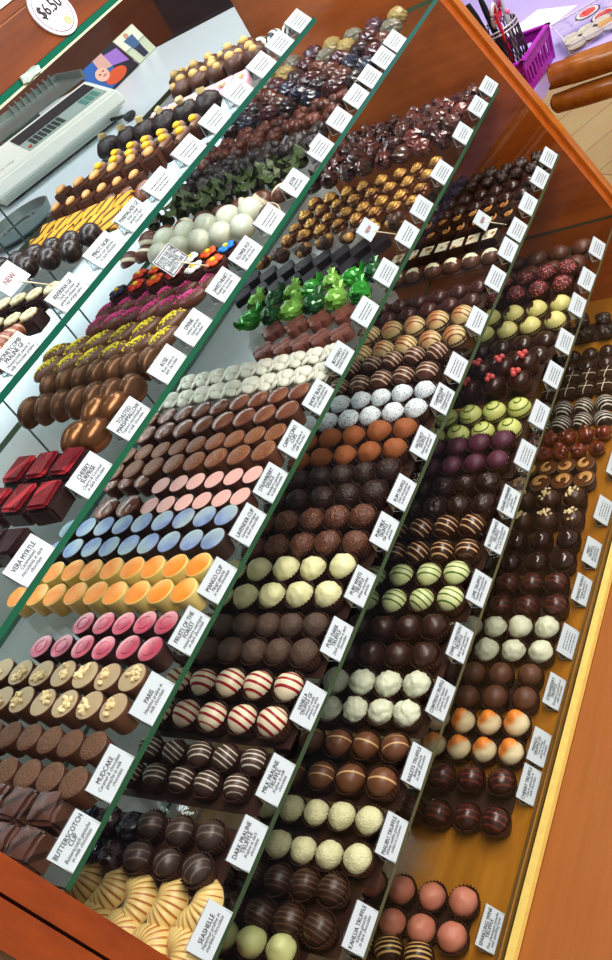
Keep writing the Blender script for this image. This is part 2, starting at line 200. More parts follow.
# ------------------------------------------------------------------ materials
def _new(name):
    m = bpy.data.materials.new(name); m.use_nodes = True
    nt = m.node_tree; b = nt.nodes['Principled BSDF']
    return m, nt, b
def mat(name, rgb, rough=.4, var=.12, nscale=60, bump=0, bscale=300, spots=None, stripes=None, two=None, metal=0, coat=0, spec=.5, sss=0):
    """rgb in sRGB 0-255. spots=(rgb,cell scale,threshold) stripes=(rgb,period m,width 0-1,axis,distortion) two=(rgb,axis vec,offset,soft)"""
    m, nt, b = _new(name); N = nt.nodes; L = nt.links
    tc = N.new('ShaderNodeTexCoord'); oi = N.new('ShaderNodeObjectInfo')
    off = N.new('ShaderNodeVectorMath'); off.operation = 'MULTIPLY_ADD'
    L.new(oi.outputs['Random'], off.inputs[0]); off.inputs[1].default_value = (.7, .37, .53); L.new(tc.outputs['Object'], off.inputs[2])
    P = off.outputs[0]
    nz = N.new('ShaderNodeTexNoise'); nz.inputs['Scale'].default_value = nscale; nz.inputs['Detail'].default_value = 3; L.new(P, nz.inputs['Vector'])
    mx = N.new('ShaderNodeMix'); mx.data_type = 'RGBA'; c = lin(rgb)
    mx.inputs['A'].default_value = (*[v*(1-var*1.6) for v in c], 1); mx.inputs['B'].default_value = (*[min(1, v*(1+var*1.6)) for v in c], 1)
    L.new(nz.outputs['Fac'], mx.inputs['Factor']); out = mx.outputs['Result']
    def over(out, fac, rgb2):
        q = N.new('ShaderNodeMix'); q.data_type = 'RGBA'; L.new(fac, q.inputs['Factor']); L.new(out, q.inputs['A']); q.inputs['B'].default_value = (*lin(rgb2), 1)
        return q.outputs['Result']
    def ramp(fac, a, bb):
        r = N.new('ShaderNodeMapRange'); r.inputs['From Min'].default_value = a; r.inputs['From Max'].default_value = bb; L.new(fac, r.inputs['Value']); return r.outputs['Result']
    if two:
        d = N.new('ShaderNodeVectorMath'); d.operation = 'DOT_PRODUCT'; L.new(tc.outputs['Object'], d.inputs[0]); d.inputs[1].default_value = two[1]
        ad = N.new('ShaderNodeMath'); ad.operation = 'MULTIPLY_ADD'; L.new(nz.outputs['Fac'], ad.inputs[0]); ad.inputs[1].default_value = .012; L.new(d.outputs['Value'], ad.inputs[2])
        out = over(out, ramp(ad.outputs[0], two[2]-two[3]+.006, two[2]+two[3]+.006), two[0])
    if stripes:
        w = N.new('ShaderNodeTexWave'); w.wave_type = 'BANDS'; w.bands_direction = stripes[3]; w.inputs['Scale'].default_value = 2*PI/(20*stripes[1])
        w.inputs['Distortion'].default_value = stripes[4]; w.inputs['Detail'].default_value = 1; w.inputs['Detail Scale'].default_value = .6; L.new(P, w.inputs['Vector'])
        fac = ramp(w.outputs['Fac'], 1-stripes[2]-.10, 1-stripes[2]+.05)
        if len(stripes) > 5:
            sx = N.new('ShaderNodeSeparateXYZ'); L.new(tc.outputs['Object'], sx.inputs[0]); ab = N.new('ShaderNodeMath'); ab.operation = 'ABSOLUTE'; L.new(sx.outputs['X'], ab.inputs[0])
            mu = N.new('ShaderNodeMath'); mu.operation = 'MULTIPLY'; L.new(fac, mu.inputs[0]); L.new(ramp(ab.outputs[0], stripes[5]+.0008, stripes[5]-.0004), mu.inputs[1]); fac = mu.outputs[0]
        out = over(out, fac, stripes[0])
    if spots:
        v = N.new('ShaderNodeTexVoronoi'); v.inputs['Scale'].default_value = spots[1]; L.new(P, v.inputs['Vector'])
        out = over(out, ramp(v.outputs['Distance'], spots[2]+.06, spots[2]-.06), spots[0])
    L.new(out, b.inputs['Base Color'])
    b.inputs['Roughness'].default_value = rough; b.inputs['Metallic'].default_value = metal; b.inputs['Coat Weight'].default_value = coat; b.inputs['Coat Roughness'].default_value = .15
    b.inputs['Specular IOR Level'].default_value = spec
    if bump:
        n2 = N.new('ShaderNodeTexNoise'); n2.inputs['Scale'].default_value = bscale; n2.inputs['Detail'].default_value = 2; L.new(P, n2.inputs['Vector'])
        bp = N.new('ShaderNodeBump'); bp.inputs['Strength'].default_value = bump; bp.inputs['Distance'].default_value = .002
        L.new(n2.outputs['Fac'], bp.inputs['Height']); L.new(bp.outputs['Normal'], b.inputs['Normal'])
    return m
def flat(name, rgb, rough=.5, metal=0, emit=0):
    m, nt, b = _new(name); b.inputs['Base Color'].default_value = (*lin(rgb), 1); b.inputs['Roughness'].default_value = rough; b.inputs['Metallic'].default_value = metal
    if emit: b.inputs['Emission Color'].default_value = (*lin(rgb), 1); b.inputs['Emission Strength'].default_value = emit
    return m
def wood(name, a, bcol, axis='X', scale=6, rough=.3):
    m, nt, b = _new(name); N = nt.nodes; L = nt.links
    tc = N.new('ShaderNodeTexCoord'); mp = N.new('ShaderNodeMapping'); L.new(tc.outputs['Object'], mp.inputs['Vector'])
    mp.inputs['Scale'].default_value = {'X': (1.2, 9, 9), 'Y': (9, 1.2, 9), 'Z': (9, 9, 1.2)}[axis]
    n1 = N.new('ShaderNodeTexNoise'); n1.inputs['Scale'].default_value = scale; n1.inputs['Detail'].default_value = 6; n1.inputs['Roughness'].default_value = .6; L.new(mp.outputs[0], n1.inputs['Vector'])
    n2 = N.new('ShaderNodeTexNoise'); n2.inputs['Scale'].default_value = 1.7; n2.inputs['Detail'].default_value = 2; L.new(tc.outputs['Object'], n2.inputs['Vector'])
    ad = N.new('ShaderNodeMath'); ad.operation = 'MULTIPLY_ADD'; L.new(n1.outputs['Fac'], ad.inputs[0]); ad.inputs[1].default_value = .7
    ml = N.new('ShaderNodeMath'); ml.operation = 'MULTIPLY'; ml.inputs[1].default_value = .3; L.new(n2.outputs['Fac'], ml.inputs[0]); L.new(ml.outputs[0], ad.inputs[2])
    cr = N.new('ShaderNodeValToRGB'); cr.color_ramp.elements[0].position = .32; cr.color_ramp.elements[1].position = .68
    cr.color_ramp.elements[0].color = (*lin(a), 1); cr.color_ramp.elements[1].color = (*lin(bcol), 1)
    L.new(ad.outputs[0], cr.inputs['Fac']); L.new(cr.outputs['Color'], b.inputs['Base Color']); b.inputs['Roughness'].default_value = rough
    b.inputs['Coat Weight'].default_value = .25; b.inputs['Coat Roughness'].default_value = .2
    return m
def glass(name, tint=(.96, .985, .975), refl=1.0, haze=0, rough=.02):
    m, nt, b = _new(name); N = nt.nodes; L = nt.links; N.remove(b)
    o = N['Material Output']; t = N.new('ShaderNodeBsdfTransparent'); t.inputs['Color'].default_value = (*tint, 1)
    g = N.new('ShaderNodeBsdfGlossy'); g.inputs['Roughness'].default_value = rough; g.inputs['Color'].default_value = (1, 1, 1, 1)
    fr = N.new('ShaderNodeFresnel'); fr.inputs['IOR'].default_value = 1.45
    ge = N.new('ShaderNodeNewGeometry'); io = N.new('ShaderNodeMapRange'); io.inputs['To Min'].default_value = 1.45; io.inputs['To Max'].default_value = 1/1.45; L.new(ge.outputs['Backfacing'], io.inputs['Value']); L.new(io.outputs['Result'], fr.inputs['IOR'])
    ml = N.new('ShaderNodeMath'); ml.operation = 'MULTIPLY_ADD'; ml.inputs[1].default_value = refl; ml.inputs[2].default_value = haze; ml.use_clamp = True
    L.new(fr.outputs[0], ml.inputs[0]); mx = N.new('ShaderNodeMixShader'); L.new(ml.outputs[0], mx.inputs[0]); L.new(t.outputs[0], mx.inputs[1]); L.new(g.outputs[0], mx.inputs[2]); L.new(mx.outputs[0], o.inputs['Surface'])
    return m
# ------------------------------------------------------------------ mesh helpers
def BM(): return bmesh.new()
def fin(bm, name, mats, smooth=True, ang=40):
    me = bpy.data.meshes.new(name); bmesh.ops.recalc_face_normals(bm, faces=bm.faces[:]); bm.to_mesh(me); bm.free()
    for m in (mats if isinstance(mats, (list, tuple)) else [mats]): me.materials.append(m)
    if smooth:
        me.shade_smooth()
        if ang: me.set_sharp_from_angle(angle=R_(ang))
    return me
def _mi(faces, mi):
    for f in faces: f.material_index = mi
def box(bm, c, s, rot=None, mi=0, bev=0):
    M = Matrix.Translation(c) @ (rot.to_4x4() if rot else Matrix.Identity(4)) @ Matrix.Diagonal((*s, 1))
    v = bmesh.ops.create_cube(bm, size=1, matrix=M)['verts']; fs = {f for x in v for f in x.link_faces}
    _mi(fs, mi)
    if bev:
        r = bmesh.ops.bevel(bm, geom=list({e for x in v for e in x.link_edges}), offset=bev, segments=2, affect='EDGES'); _mi(r['faces'], mi)
def hexa(bm, pts, mi=0):
    """8 points: bottom 0-3, top 4-7"""
    v = [bm.verts.new(p) for p in pts]
    for q in ((3, 2, 1, 0), (4, 5, 6, 7), (0, 1, 5, 4), (1, 2, 6, 5), (2, 3, 7, 6), (3, 0, 4, 7)): bm.faces.new([v[i] for i in q]).material_index = mi
def ball(bm, r=.02, c=(0, 0, 0), s=(1, 1, 1), seg=20, rings=12, f=None, mi=0, M=None):
    v = bmesh.ops.create_uvsphere(bm, u_segments=seg, v_segments=rings, radius=1)['verts']
    for x in v:
        d = x.co.normalized(); k = f(d) if f else 1
        p = Vector((d.x*s[0]*r*k, d.y*s[1]*r*k, d.z*s[2]*r*k))
        if M: p = M @ p
        x.co = p + Vector(c)
    fs = {g for x in v for g in x.link_faces}; _mi(fs, mi); return fs
def lathe(bm, prof, seg=24, mi=0, mis=None, wob=None, c=(0, 0, 0), cap=(True, True)):
    rings = []
    for i, (r, z) in enumerate(prof):
        ring = []
        for k in range(seg):
            a = 2*PI*k/seg; rr = r*(1+(wob(a, i) if wob else 0)); ring.append(bm.verts.new((c[0]+rr*math.cos(a), c[1]+rr*math.sin(a), c[2]+z)))
        rings.append(ring)
    for i in range(len(rings)-1):
        for k in range(seg):
            f = bm.faces.new((rings[i][k], rings[i][(k+1) % seg], rings[i+1][(k+1) % seg], rings[i+1][k])); f.material_index = mis[i] if mis else mi
    if cap[0]: bm.faces.new(rings[0][::-1]).material_index = mis[0] if mis else mi
    if cap[1]: bm.faces.new(rings[-1]).material_index = mis[-1] if mis else mi
def tube(bm, pts, r, seg=8, mi=0, closed=False, taper=None):
    P = [Vector(p) for p in pts]; n = len(P); rings = []
    for i in range(n):
        t = (P[(i+1) % n if closed else min(i+1, n-1)]-P[(i-1) % n if closed else max(i-1, 0)]).normalized()
        a = t.orthogonal().normalized() if abs(t.z) > .95 else t.cross(Vector((0, 0, 1))).normalized(); b = t.cross(a)
        rr = r*(taper[i] if taper else 1)
        rings.append([bm.verts.new(P[i]+a*rr*math.cos(2*PI*k/seg)+b*rr*math.sin(2*PI*k/seg)) for k in range(seg)])
    m = n if closed else n-1
    for i in range(m):
        A = rings[i]; B = rings[(i+1) % n]
        for k in range(seg): bm.faces.new((A[k], A[(k+1) % seg], B[(k+1) % seg], B[k])).material_index = mi
    if not closed: bm.faces.new(rings[0][::-1]).material_index = mi; bm.faces.new(rings[-1]).material_index = mi
def prism(bm, poly, z0, z1, mi=0, mt=None):
    a = [bm.verts.new((x, y, z0)) for x, y in poly]; b = [bm.verts.new((x, y, z1)) for x, y in poly]; n = len(poly)
    bm.faces.new(a[::-1]).material_index = mi; bm.faces.new(b).material_index = mi if mt is None else mt
    for i in range(n): bm.faces.new((a[i], a[(i+1) % n], b[(i+1) % n], b[i])).material_index = mi
# ------------------------------------------------------------------ object helpers
def add(name, me, parent=None, loc=(0, 0, 0), rot=(0, 0, 0), label=None, cat=None, group=None, kind=None, sc=None):
    o = bpy.data.objects.new(name, me); COL.objects.link(o); o.location = loc; o.rotation_euler = rot
    if sc: o.scale = (sc, sc, sc)
    if parent: o.parent = parent
    if label: o['label'] = label
    if cat: o['category'] = cat
    if group: o['group'] = group
    if kind: o['kind'] = kind
    return o
def text_mesh(txt, size, bold=0, shear=0, align='CENTER', res=2, ext=0, space=1.0):
    cu = bpy.data.curves.new('t', 'FONT'); cu.body = txt; cu.size = size; cu.align_x = align; cu.offset = bold; cu.shear = shear; cu.resolution_u = res; cu.extrude = ext; cu.space_character = space
    o = bpy.data.objects.new('t', cu); COL.objects.link(o); bpy.context.view_layer.update()
    me = bpy.data.meshes.new_from_object(o.evaluated_get(bpy.context.evaluated_depsgraph_get())); bpy.data.objects.remove(o); bpy.data.curves.remove(cu); return me
def text_into(bm, txt, size, place, maxw, bold=0, shear=0, sx=1.0):
    """place: function (x, y) -> 3-D point; text centred on x = 0, baseline y = 0"""
    me = text_mesh(txt, size, bold, shear)
    if not me.vertices: return
    xs = [v.co.x for v in me.vertices]; w = (max(xs)-min(xs))*sx; k = min(1, maxw/w)*sx; cx = (max(xs)+min(xs))/2
    vs = [bm.verts.new(place((v.co.x-cx)*k, v.co.y)) for v in me.vertices]
    for p in me.polygons:
        try: bm.faces.new([vs[i] for i in p.vertices])
        except ValueError: pass
    bpy.data.meshes.remove(me)
# ------------------------------------------------------------------ colours
DK = (54, 33, 27); MK = (104, 64, 46); WH = (226, 220, 188); CR = (222, 212, 158)
M = {}
M['paper'] = mat('brown_paper', (70, 36, 24), .6, .15)
M['dark'] = mat('dark_chocolate', DK, .34, .15, coat=.1)
M['milk'] = mat('milk_chocolate', MK, .42, .12)
M['white'] = mat('white_chocolate', WH, .45, .06)
M['nut'] = mat('nut', (232, 214, 168), .55, .12)
M['green_edge'] = flat('green_glass_edge', (10, 100, 78), .15)
def m(key, *a, **k):
    if key not in M: M[key] = mat(key, *a, **k)
    return M[key]
# ------------------------------------------------------------------ chocolates: each maker returns (mesh, [(part name, mesh, label)])
def nz(d, f, o): return noise.noise(Vector((d.x*f+o, d.y*f-o*.7, d.z*f+o*.3)))
RT = .0196
_cup = {}
def paper_cup(r=RT, zr=1.16):
    if (r, zr) in _cup: return _cup[(r, zr)]
    bm = BM(); n = 52; tooth = lambda k: 1 if k % 2 else -1
    def skin(prof, zig, flip):
        rings = []
        for j, (rr, z) in enumerate(prof):
            last = j == len(prof)-1
            rings.append([bm.verts.new((r*rr*(1+zig[j]*tooth(k))*math.cos(2*PI*k/n), r*rr*(1+zig[j]*tooth(k))*math.sin(2*PI*k/n), r*(z+(.085*tooth(k) if last else 0)))) for k in range(n)])
        for j in range(len(rings)-1):
            for k in range(n): bm.faces.new((rings[j][k], rings[j][(k+1) % n], rings[j+1][(k+1) % n], rings[j+1][k]))
        bm.faces.new(rings[0]); return rings[-1]
    A = skin([(.70, .02), (.95, zr*.5), (1.12, zr)], (.02, .035, .05), 0)
    B = skin([(.66, .05), (.91, zr*.5), (1.08, zr)], (.02, .035, .05), 1)
    for k in range(n): bm.faces.new((A[k], A[(k+1) % n], B[(k+1) % n], B[k]))
    _cup[(r, zr)] = fin(bm, 'paper_cup', M['paper'], False); return _cup[(r, zr)]
def truffle(matl, amp=.03, fr=2.2, peak=0, s=(1, 1, .98), cup=True, off=0, fine=0, nuts=None, bits=None, extra=None):
    def go(v):
        bm = BM(); o = v*7.3+off
        def f(d):
            k = 1+amp*nz(d, fr, o)+fine*nz(d, 9, o)
            if d.z < -.75: k *= .93
            if peak:
                p = Vector((.25, -.15, .95)).normalized().dot(d); k += peak*max(0, p-.72)**1.5*8
            return k
        ball(bm, RT*.955, (0, 0, RT*1.04), s, 32, 20, f)
        me = fin(bm, 'truffle', matl, True, None); parts = []
        if cup: parts.append(('paper_cup', paper_cup(), None))
        if nuts:
            b2 = BM(); rnd = random.Random(v+3)
            for i in range(nuts):
                a = rnd.uniform(0, 2*PI); t = rnd.uniform(0, .75); d = Vector((math.sin(t)*math.cos(a)-.15, math.sin(t)*math.sin(a), math.cos(t))).normalized()
                rr = Matrix.Rotation(rnd.uniform(0, 3), 3, 'X') @ Matrix.Rotation(rnd.uniform(0, 3), 3, 'Z'); box(b2, Vector((0, 0, RT*1.02))+d*RT*1.02, (.0048, .0036, .003), rr, bev=.0006)
            parts.append(('nut_topping', fin(b2, 'nut_topping', M['nut'], False), 'pale chopped nut topping'))
        if bits:
            b2 = BM(); rnd = random.Random(v+9)
            for i in range(bits[0]):
                a = 2*PI*i/bits[0]+.5*v; ball(b2, .0052, (.0055*math.cos(a), .0055*math.sin(a), RT*2.05), seg=10, rings=6)
            parts.append(('berry_topping', fin(b2, 'berry_topping', bits[1], True, None), 'small round pink berry topping'))
        return me, parts
    return go
def dome(matl, s=(1, 1, .85), ridge=0, amp=.02, r=RT, cup=False, flatb=True, nr=14, tilt=0, top=None, rough=0):
    def go(v):
        bm = BM()
        def f(d):
            k = 1+amp*nz(d, 2.5, v*5)+rough*nz(d, 6, v*3)
            if ridge: k += ridge*math.cos(nr*math.atan2(d.y, d.x))*(1-d.z*d.z)
            return k
        zc = r*.42 if cup else r*.12; ball(bm, r, (0, 0, zc), s, 28, 16, f)
        for x in bm.verts: x.co.z = max(0, x.co.z)
        if top:
            for fc in bm.faces:
                ce = fc.calc_center_median()
                if top(ce, r): fc.material_index = 1
        return fin(bm, 'dome', matl, True, None), ([('paper_cup', paper_cup(r, .5), None)] if cup else [])
    return go
def cup(side, top, h=.031, rb=.0165, rt=.0198, ring=None, topamp=0, nuts=0, flute=.012, oval=1, rise=.0006):
    def go(v):
        bm = BM(); w = lambda a, i: flute*math.cos(22*a) if 0 < i < 2 else 0
        lathe(bm, [(rb, 0), (rb*1.02, .001), (rt, h-.003), (rt*1.0, h-.0006), (rt*.96, h)], 44, wob=w, cap=(True, False))
        lathe(bm, [(rt*.96, h), (rt*.93, h+rise*.3), (rt*.6, h+rise), (rt*.2, h+rise*1.2)], 44, mi=1, cap=(False, True))
        if ring:
            pts = []
            for i in range(15):
                a = i/14*2*PI*.9; pts.append((rt*.52*math.cos(a), rt*.52*math.sin(a), h+rise*1.1))
            tube(bm, pts, .0013, 6, mi=1)
        if oval != 1:
            for x in bm.verts: x.co.y *= oval
        me = fin(bm, 'cup', [side, top], True, 35); parts = []
        if nuts:
            b2 = BM(); rnd = random.Random(v+31)
            for i in range(nuts):
                rr = Matrix.Rotation(rnd.uniform(0, 3), 3, 'X') @ Matrix.Rotation(rnd.uniform(0, 3), 3, 'Z'); a = rnd.uniform(0, 2*PI); q = rnd.uniform(0, .0125)
                box(b2, (q*math.cos(a)+.002, q*math.sin(a)*.7+.004, h+.0022), (.0068, .005, .0036), rr, bev=.0007)
            parts.append(('nut_topping', fin(b2, 'nut_topping', M['nut'], False), 'pale chopped nut topping'))
        return me, parts
    return go
def lump(mats, n=5, r=.012, spread=.011, h=1, glossy=False):
    def go(v):
        bm = BM(); rnd = random.Random(v*13+n)
        ball(bm, r*1.25, (0, 0, r*.8), (1, 1, .8), 14, 9, lambda d: 1+.2*nz(d, 2.5, v*3))
        for i in range(n):
            a = 2*PI*i/n+rnd.random(); q = spread*rnd.uniform(.6, 1)
            ball(bm, r*rnd.uniform(.55, .8), (q*math.cos(a), q*math.sin(a), r*rnd.uniform(.6, 1.5)*h), (1, 1, .9), 10, 7, lambda d: 1+.25*nz(d, 3, v*3+i), mi=i % len(mats))
        mn = min(x.co.z for x in bm.verts)
        for x in bm.verts: x.co.z -= mn
        return fin(bm, 'lump', mats, True, None), []
    return go
def square(matl, s=(.036, .036, .026), bump=.0, line=None, pill=0):
    def go(v):
        bm = BM(); box(bm, (0, 0, s[2]/2), s, bev=.0035)
        bmesh.ops.subdivide_edges(bm, edges=bm.edges[:], cuts=3, use_grid_fill=True)
        for x in bm.verts:
            if x.co.z > s[2]*.5: x.co.z += bump*noise.noise(x.co*90+Vector((v*3, 0, 0)))+pill*math.cos(x.co.x/s[0]*PI)*math.cos(x.co.y/s[1]*PI)
        parts = []
        if line:
            b2 = BM()
            for q in line(s, v): tube(b2, q, .0009, 6)
            parts.append(('icing_lines', fin(b2, 'icing_lines', M['icing'] if s[2] < .024 or True else M['milk'], True, None), 'thin piped icing lines'))
        return fin(bm, 'square', matl, True, 50), parts
    return go
M['icing'] = mat('icing', (236, 228, 205), .4, .04)
M['dk_icing'] = mat('dark_icing', (60, 34, 26), .4, .04)
def bar(matl, sp):
    def go(v):
        bm = BM(); ball(bm, 1, (0, 0, .0125), (.030, .0155, .0125), 24, 14, lambda d: 1+.05*nz(d, 3, v*4))
        b2 = BM(); rnd = random.Random(v)
        for i in range(60):
            a = rnd.gauss(0, .3); b = rnd.gauss(0, .32); x = math.sin(a)*.030*1.2; y = math.sin(b)*.0155
            e = max(0, 1-(x/.030)**2-(y/.0155)**2); box(b2, (x, y, .0125+.0127*math.sqrt(e)), (.0022, .0022, .0016))
        return fin(bm, 'bar', matl, True, None), [('sprinkles', fin(b2, 'sprinkles', sp, False), None)]
    return go
def halfshell(v):
    bm = BM()
    def f(d): return 1+.05*math.sin(d.y*9+d.x*2.5)*(1 if d.z > 0 else 0)
    ball(bm, 1, (0, 0, .012), (.0255, .0158, .021), 30, 18, f); 
    for x in bm.verts: x.co.z = max(0, x.co.z)
    return fin(bm, 'half_shell', m('bronze', (92, 64, 42), .36, .3, 35, metal=.6), True, None), []
def egg(matl, s=(.025, .021, .019)):
    def go(v):
        bm = BM(); ball(bm, 1, (0, 0, s[2]*.94), s, 24, 16, lambda d: 1+.06*d.x+.02*nz(d, 2, v)); 
        for x in bm.verts: x.co.z = max(0, x.co.z)
        return fin(bm, 'egg', matl, True, None), []
    return go
def flowerpot(v):
    bm = BM(); lathe(bm, [(.011, 0), (.0165, .022), (.019, .022), (.0195, .030), (.017, .030), (.0165, .028)], 28)
    cols = [(28, 120, 205), (225, 84, 28), (235, 238, 236), (150, 28, 34), (225, 84, 28), (190, 45, 30), (45, 40, 90)]
    fm = m('petal%d' % (v % 7), cols[v % 7], .4, .05); b2 = BM()
    for i in range(5):
        a = 2*PI*i/5+v; ball(b2, .0075, (.0095*math.cos(a), .0095*math.sin(a), .0335), (1, 1, .5), 12, 8)
    b3 = BM(); ball(b3, .005, (0, 0, .0365), (1, 1, .7), 12, 8)
    return fin(bm, 'pot', m('pot', (72, 42, 38), .4, .15), True, 35), [('sugar_flower', fin(b2, 'sugar_flower', fm, True, None), None), ('flower_center', fin(b3, 'flower_center', m('yellow_sugar', (240, 205, 40), .4, .05), True, None), 'yellow sugar flower center')]
def ringcup(v):
    bm = BM(); box(bm, (0, 0, .012), (.036, .034, .024), bev=.003); b2 = BM(); pts = [(.0105*math.cos(2*PI*i/18), .0105*math.sin(2*PI*i/18), .027) for i in range(18)]
    tube(b2, pts, .0043, 8, closed=True)
    for x in b2.verts:
        a = math.atan2(x.co.y, x.co.x); q = 1+.1*math.cos(9*a); x.co.x *= q; x.co.y *= q
    return fin(bm, 'block', m('river', (48, 32, 31), .35, .15), True, 40), [('cream_ring', fin(b2, 'cream_ring', m('cream_ring', (214, 205, 165), .45, .08), True, None), 'ridged cream ring')]
def slab(v):
    bm = BM(); box(bm, (0, 0, .0), (.038, .034, .007), Matrix.Rotation(R_(-22), 3, 'Y'), bev=.001, mi=0)
    mn = min(x.co.z for x in bm.verts)
    for x in bm.verts: x.co.z -= mn
    return fin(bm, 'slab', m('yellow_slab', (212, 160, 48), .4, .2, stripes=((96, 58, 24), .012, .2, 'DIAGONAL', 5)), False), []
def almondcup(v):
    bm = BM(); lathe(bm, [(.0155, 0), (.0195, .03), (.0185, .032)], 4, c=(0, 0, 0)); bmesh.ops.rotate(bm, verts=bm.verts, matrix=Matrix.Rotation(PI/4, 3, 'Z'))
    bmesh.ops.bevel(bm, geom=bm.edges[:], offset=.003, segments=2, affect='EDGES'); b2 = BM(); ball(b2, 1, (0, 0, .036), (.0155, .0085, .0062), 16, 10, lambda d: 1-.22*max(0, d.x)**2)
    return fin(bm, 'cup', m('almcup', (82, 50, 38), .4, .12), True, 40), [('almond', fin(b2, 'almond', m('almond', (200, 150, 92), .5, .15, 150), True, None), 'pale whole almond')]
def pencil(v):
    bm = BM(); lathe(bm, [(.0155, 0), (.0175, .024), (.0165, .026)], 20); tube(bm, [(-.016, 0, .028), (.018, 0, .031)], .0085, 12, mi=1, taper=[.55, 1.0])
    b2 = BM(); ball(b2, 1, (.004, 0, .0375), (.0095, .0078, .0062), 14, 9)
    return fin(bm, 'cup', [m('jaf', (80, 48, 36), .4, .12), m('jaf2', (140, 112, 96), .5, .1)], True, 40), [('yellow_tip', fin(b2, 'yellow_tip', m('yellow_tip', (238, 188, 30), .4, .08), True, None), 'bright yellow candied tip')]
def cubetop(v):
    bm = BM(); rnd = random.Random(v); ball(bm, .021, (0, 0, .015), (1.05, 1, .8), 16, 10, lambda d: 1+.2*nz(d, 3, v*4))
    for x in bm.verts: x.co.z = max(0, x.co.z)
    b2 = BM(); box(b2, (0, 0, .035), (.011, .011, .009), Matrix.Rotation(.5+v, 3, 'Z') @ Matrix.Rotation(.3, 3, 'X'), bev=.0012)
    return fin(bm, 'block', m('cubed', (36, 25, 25), .45, .2, bump=.5), True, None), [('candied_cube', fin(b2, 'candied_cube', m('cubec', (205, 190, 140), .5, .1), False), 'pale candied cube')]
def plaque_pink(v):
    bm = BM(); box(bm, (0, 0, .0), (.034, .034, .009), Matrix.Rotation(R_(-18), 3, 'Y'), bev=.001); mn = min(x.co.z for x in bm.verts)
    for x in bm.verts: x.co.z -= mn
    b2 = BM(); po = [((.0075 if i % 2 == 0 else .0035)*math.cos(PI*i/5), (.0075 if i % 2 == 0 else .0035)*math.sin(PI*i/5)) for i in range(10)]; prism(b2, po, .0145, .018)
    return fin(bm, 'plaque', m('pinkp', (226, 176, 190), .45, .08), False), [('sugar_star', fin(b2, 'sugar_star', m('star', (226, 205, 160), .5, .06), False), 'pale sugar star')]
def nutcluster(v):
    bm = BM(); ball(bm, .022, (0, 0, .013), (1.05, 1.05, .75), 18, 11, lambda d: 1+.12*nz(d, 4, v*4))
    for x in bm.verts: x.co.z = max(0, x.co.z)
    b2 = BM(); ball(b2, .009, (.004, .003, .028), (1.1, 1, .9), 14, 9, lambda d: 1+.06*nz(d, 3, v)); 
    b3 = BM(); ball(b3, .0078, (-.011, -.007, .024), (1, 1, .9), 12, 8)
    hz = m('hazelnut', (206, 172, 108), .5, .18, 120)
    return fin(bm, 'cluster', m('clus', (84, 52, 40), .4, .2, bump=.4), True, None), [('hazelnut', fin(b2, 'hazelnut', hz, True, None), 'pale whole hazelnut'), ('hazelnut', fin(b3, 'hazelnut', hz, True, None), 'pale whole hazelnut')]
def cone_ridge(v):
    bm = BM(); n = 18; tube(bm, [(-.036+.075*i/n, .004*math.sin(i*.3), .016-.004*i/n) for i in range(n+1)], .018, 16, taper=[(1-.75*(i/n)**1.7)*(1+.06*math.cos(i*2.1)) for i in range(n+1)])
    for x in bm.verts: x.co.z = max(0, x.co.z)
    return fin(bm, 'cone', m('conem', (128, 76, 56), .35, .15, stripes=((190, 150, 125), .014, .12, 'X', 1)), True, None), []
def shell(v):
    bm = BM(); rows = 12; cols = 44; top = []; bot = []
    for j in range(rows+1):
        t = j/rows
        for (L, sg) in ((top, 1), (bot, 0)):
            L.append([])
            for i in range(cols+1):
                a = (i/cols-.5)*R_(165); rr = .041*t*(1-.12*abs(a)/1.4)
                zz = (.0175*math.sin(PI*min(1, t*.93+.06))**.75*(.35+.65*math.cos(a)**.5 if abs(a) < PI/2 else .35)+.0013*t*math.cos(11*2*a)) if sg else 0
                L[-1].append(bm.verts.new((rr*math.cos(a)-.02, rr*math.sin(a)*1.0, .002*sg+zz)))
    for L in (top, bot):
        for j in range(rows):
            for i in range(cols): bm.faces.new((L[j][i], L[j][i+1], L[j+1][i+1], L[j+1][i])).material_index = 1 if (i % 4 == 0 and 3 < j < 12) else 0
    for i in range(cols): bm.faces.new((top[rows][i], top[rows][i+1], bot[rows][i+1], bot[rows][i]))
    for j in range(rows): bm.faces.new((top[j][0], top[j+1][0], bot[j+1][0], bot[j][0])); bm.faces.new((top[j][cols], top[j+1][cols], bot[j+1][cols], bot[j][cols]))
    bmesh.ops.remove_doubles(bm, verts=bm.verts[:], dist=.00005)
    return fin(bm, 'seashell', [m('shellm', (224, 196, 130), .38, .14, 45), m('shellg', (176, 116, 56), .38, .25, 45, two=((224, 200, 140), (-1, 0, .3), .008, .008))], True, 60), []
def butterfly(v):
    bm = BM()
    for sx, sy, r in ((1, 1, .0105), (1, -1, .0105), (-1, 1, .0085), (-1, -1, .0085)):
        ball(bm, r, (sx*.009, sy*.0085, .012), (1.05, 1, .42), 14, 8, M=Matrix.Rotation(sy*-.5, 3, 'X'))
    ball(bm, 1, (0, 0, .011), (.016, .003, .006), 10, 7); box(bm, (0, 0, .004), (.026, .026, .008), bev=.002)
    return fin(bm, 'butterfly', m('bfly', (205, 205, 190), .4, .18, 60, two=((150, 112, 90), (.3, 1, 0), .02, .012)), True, 50), []
def clover(v):
    bm = BM()
    for sx, sy in ((1, 0), (-1, 0), (0, 1), (0, -1)): lathe(bm, [(.0112, 0), (.0112, .010), (.0098, .013), (.004, .0145)], 18, c=(sx*.0105, sy*.0105, 0))
    box(bm, (0, 0, .0065), (.016, .016, .013))
    return fin(bm, 'clover', m('cloverm', (108, 64, 54), .36, .1), True, 40), []
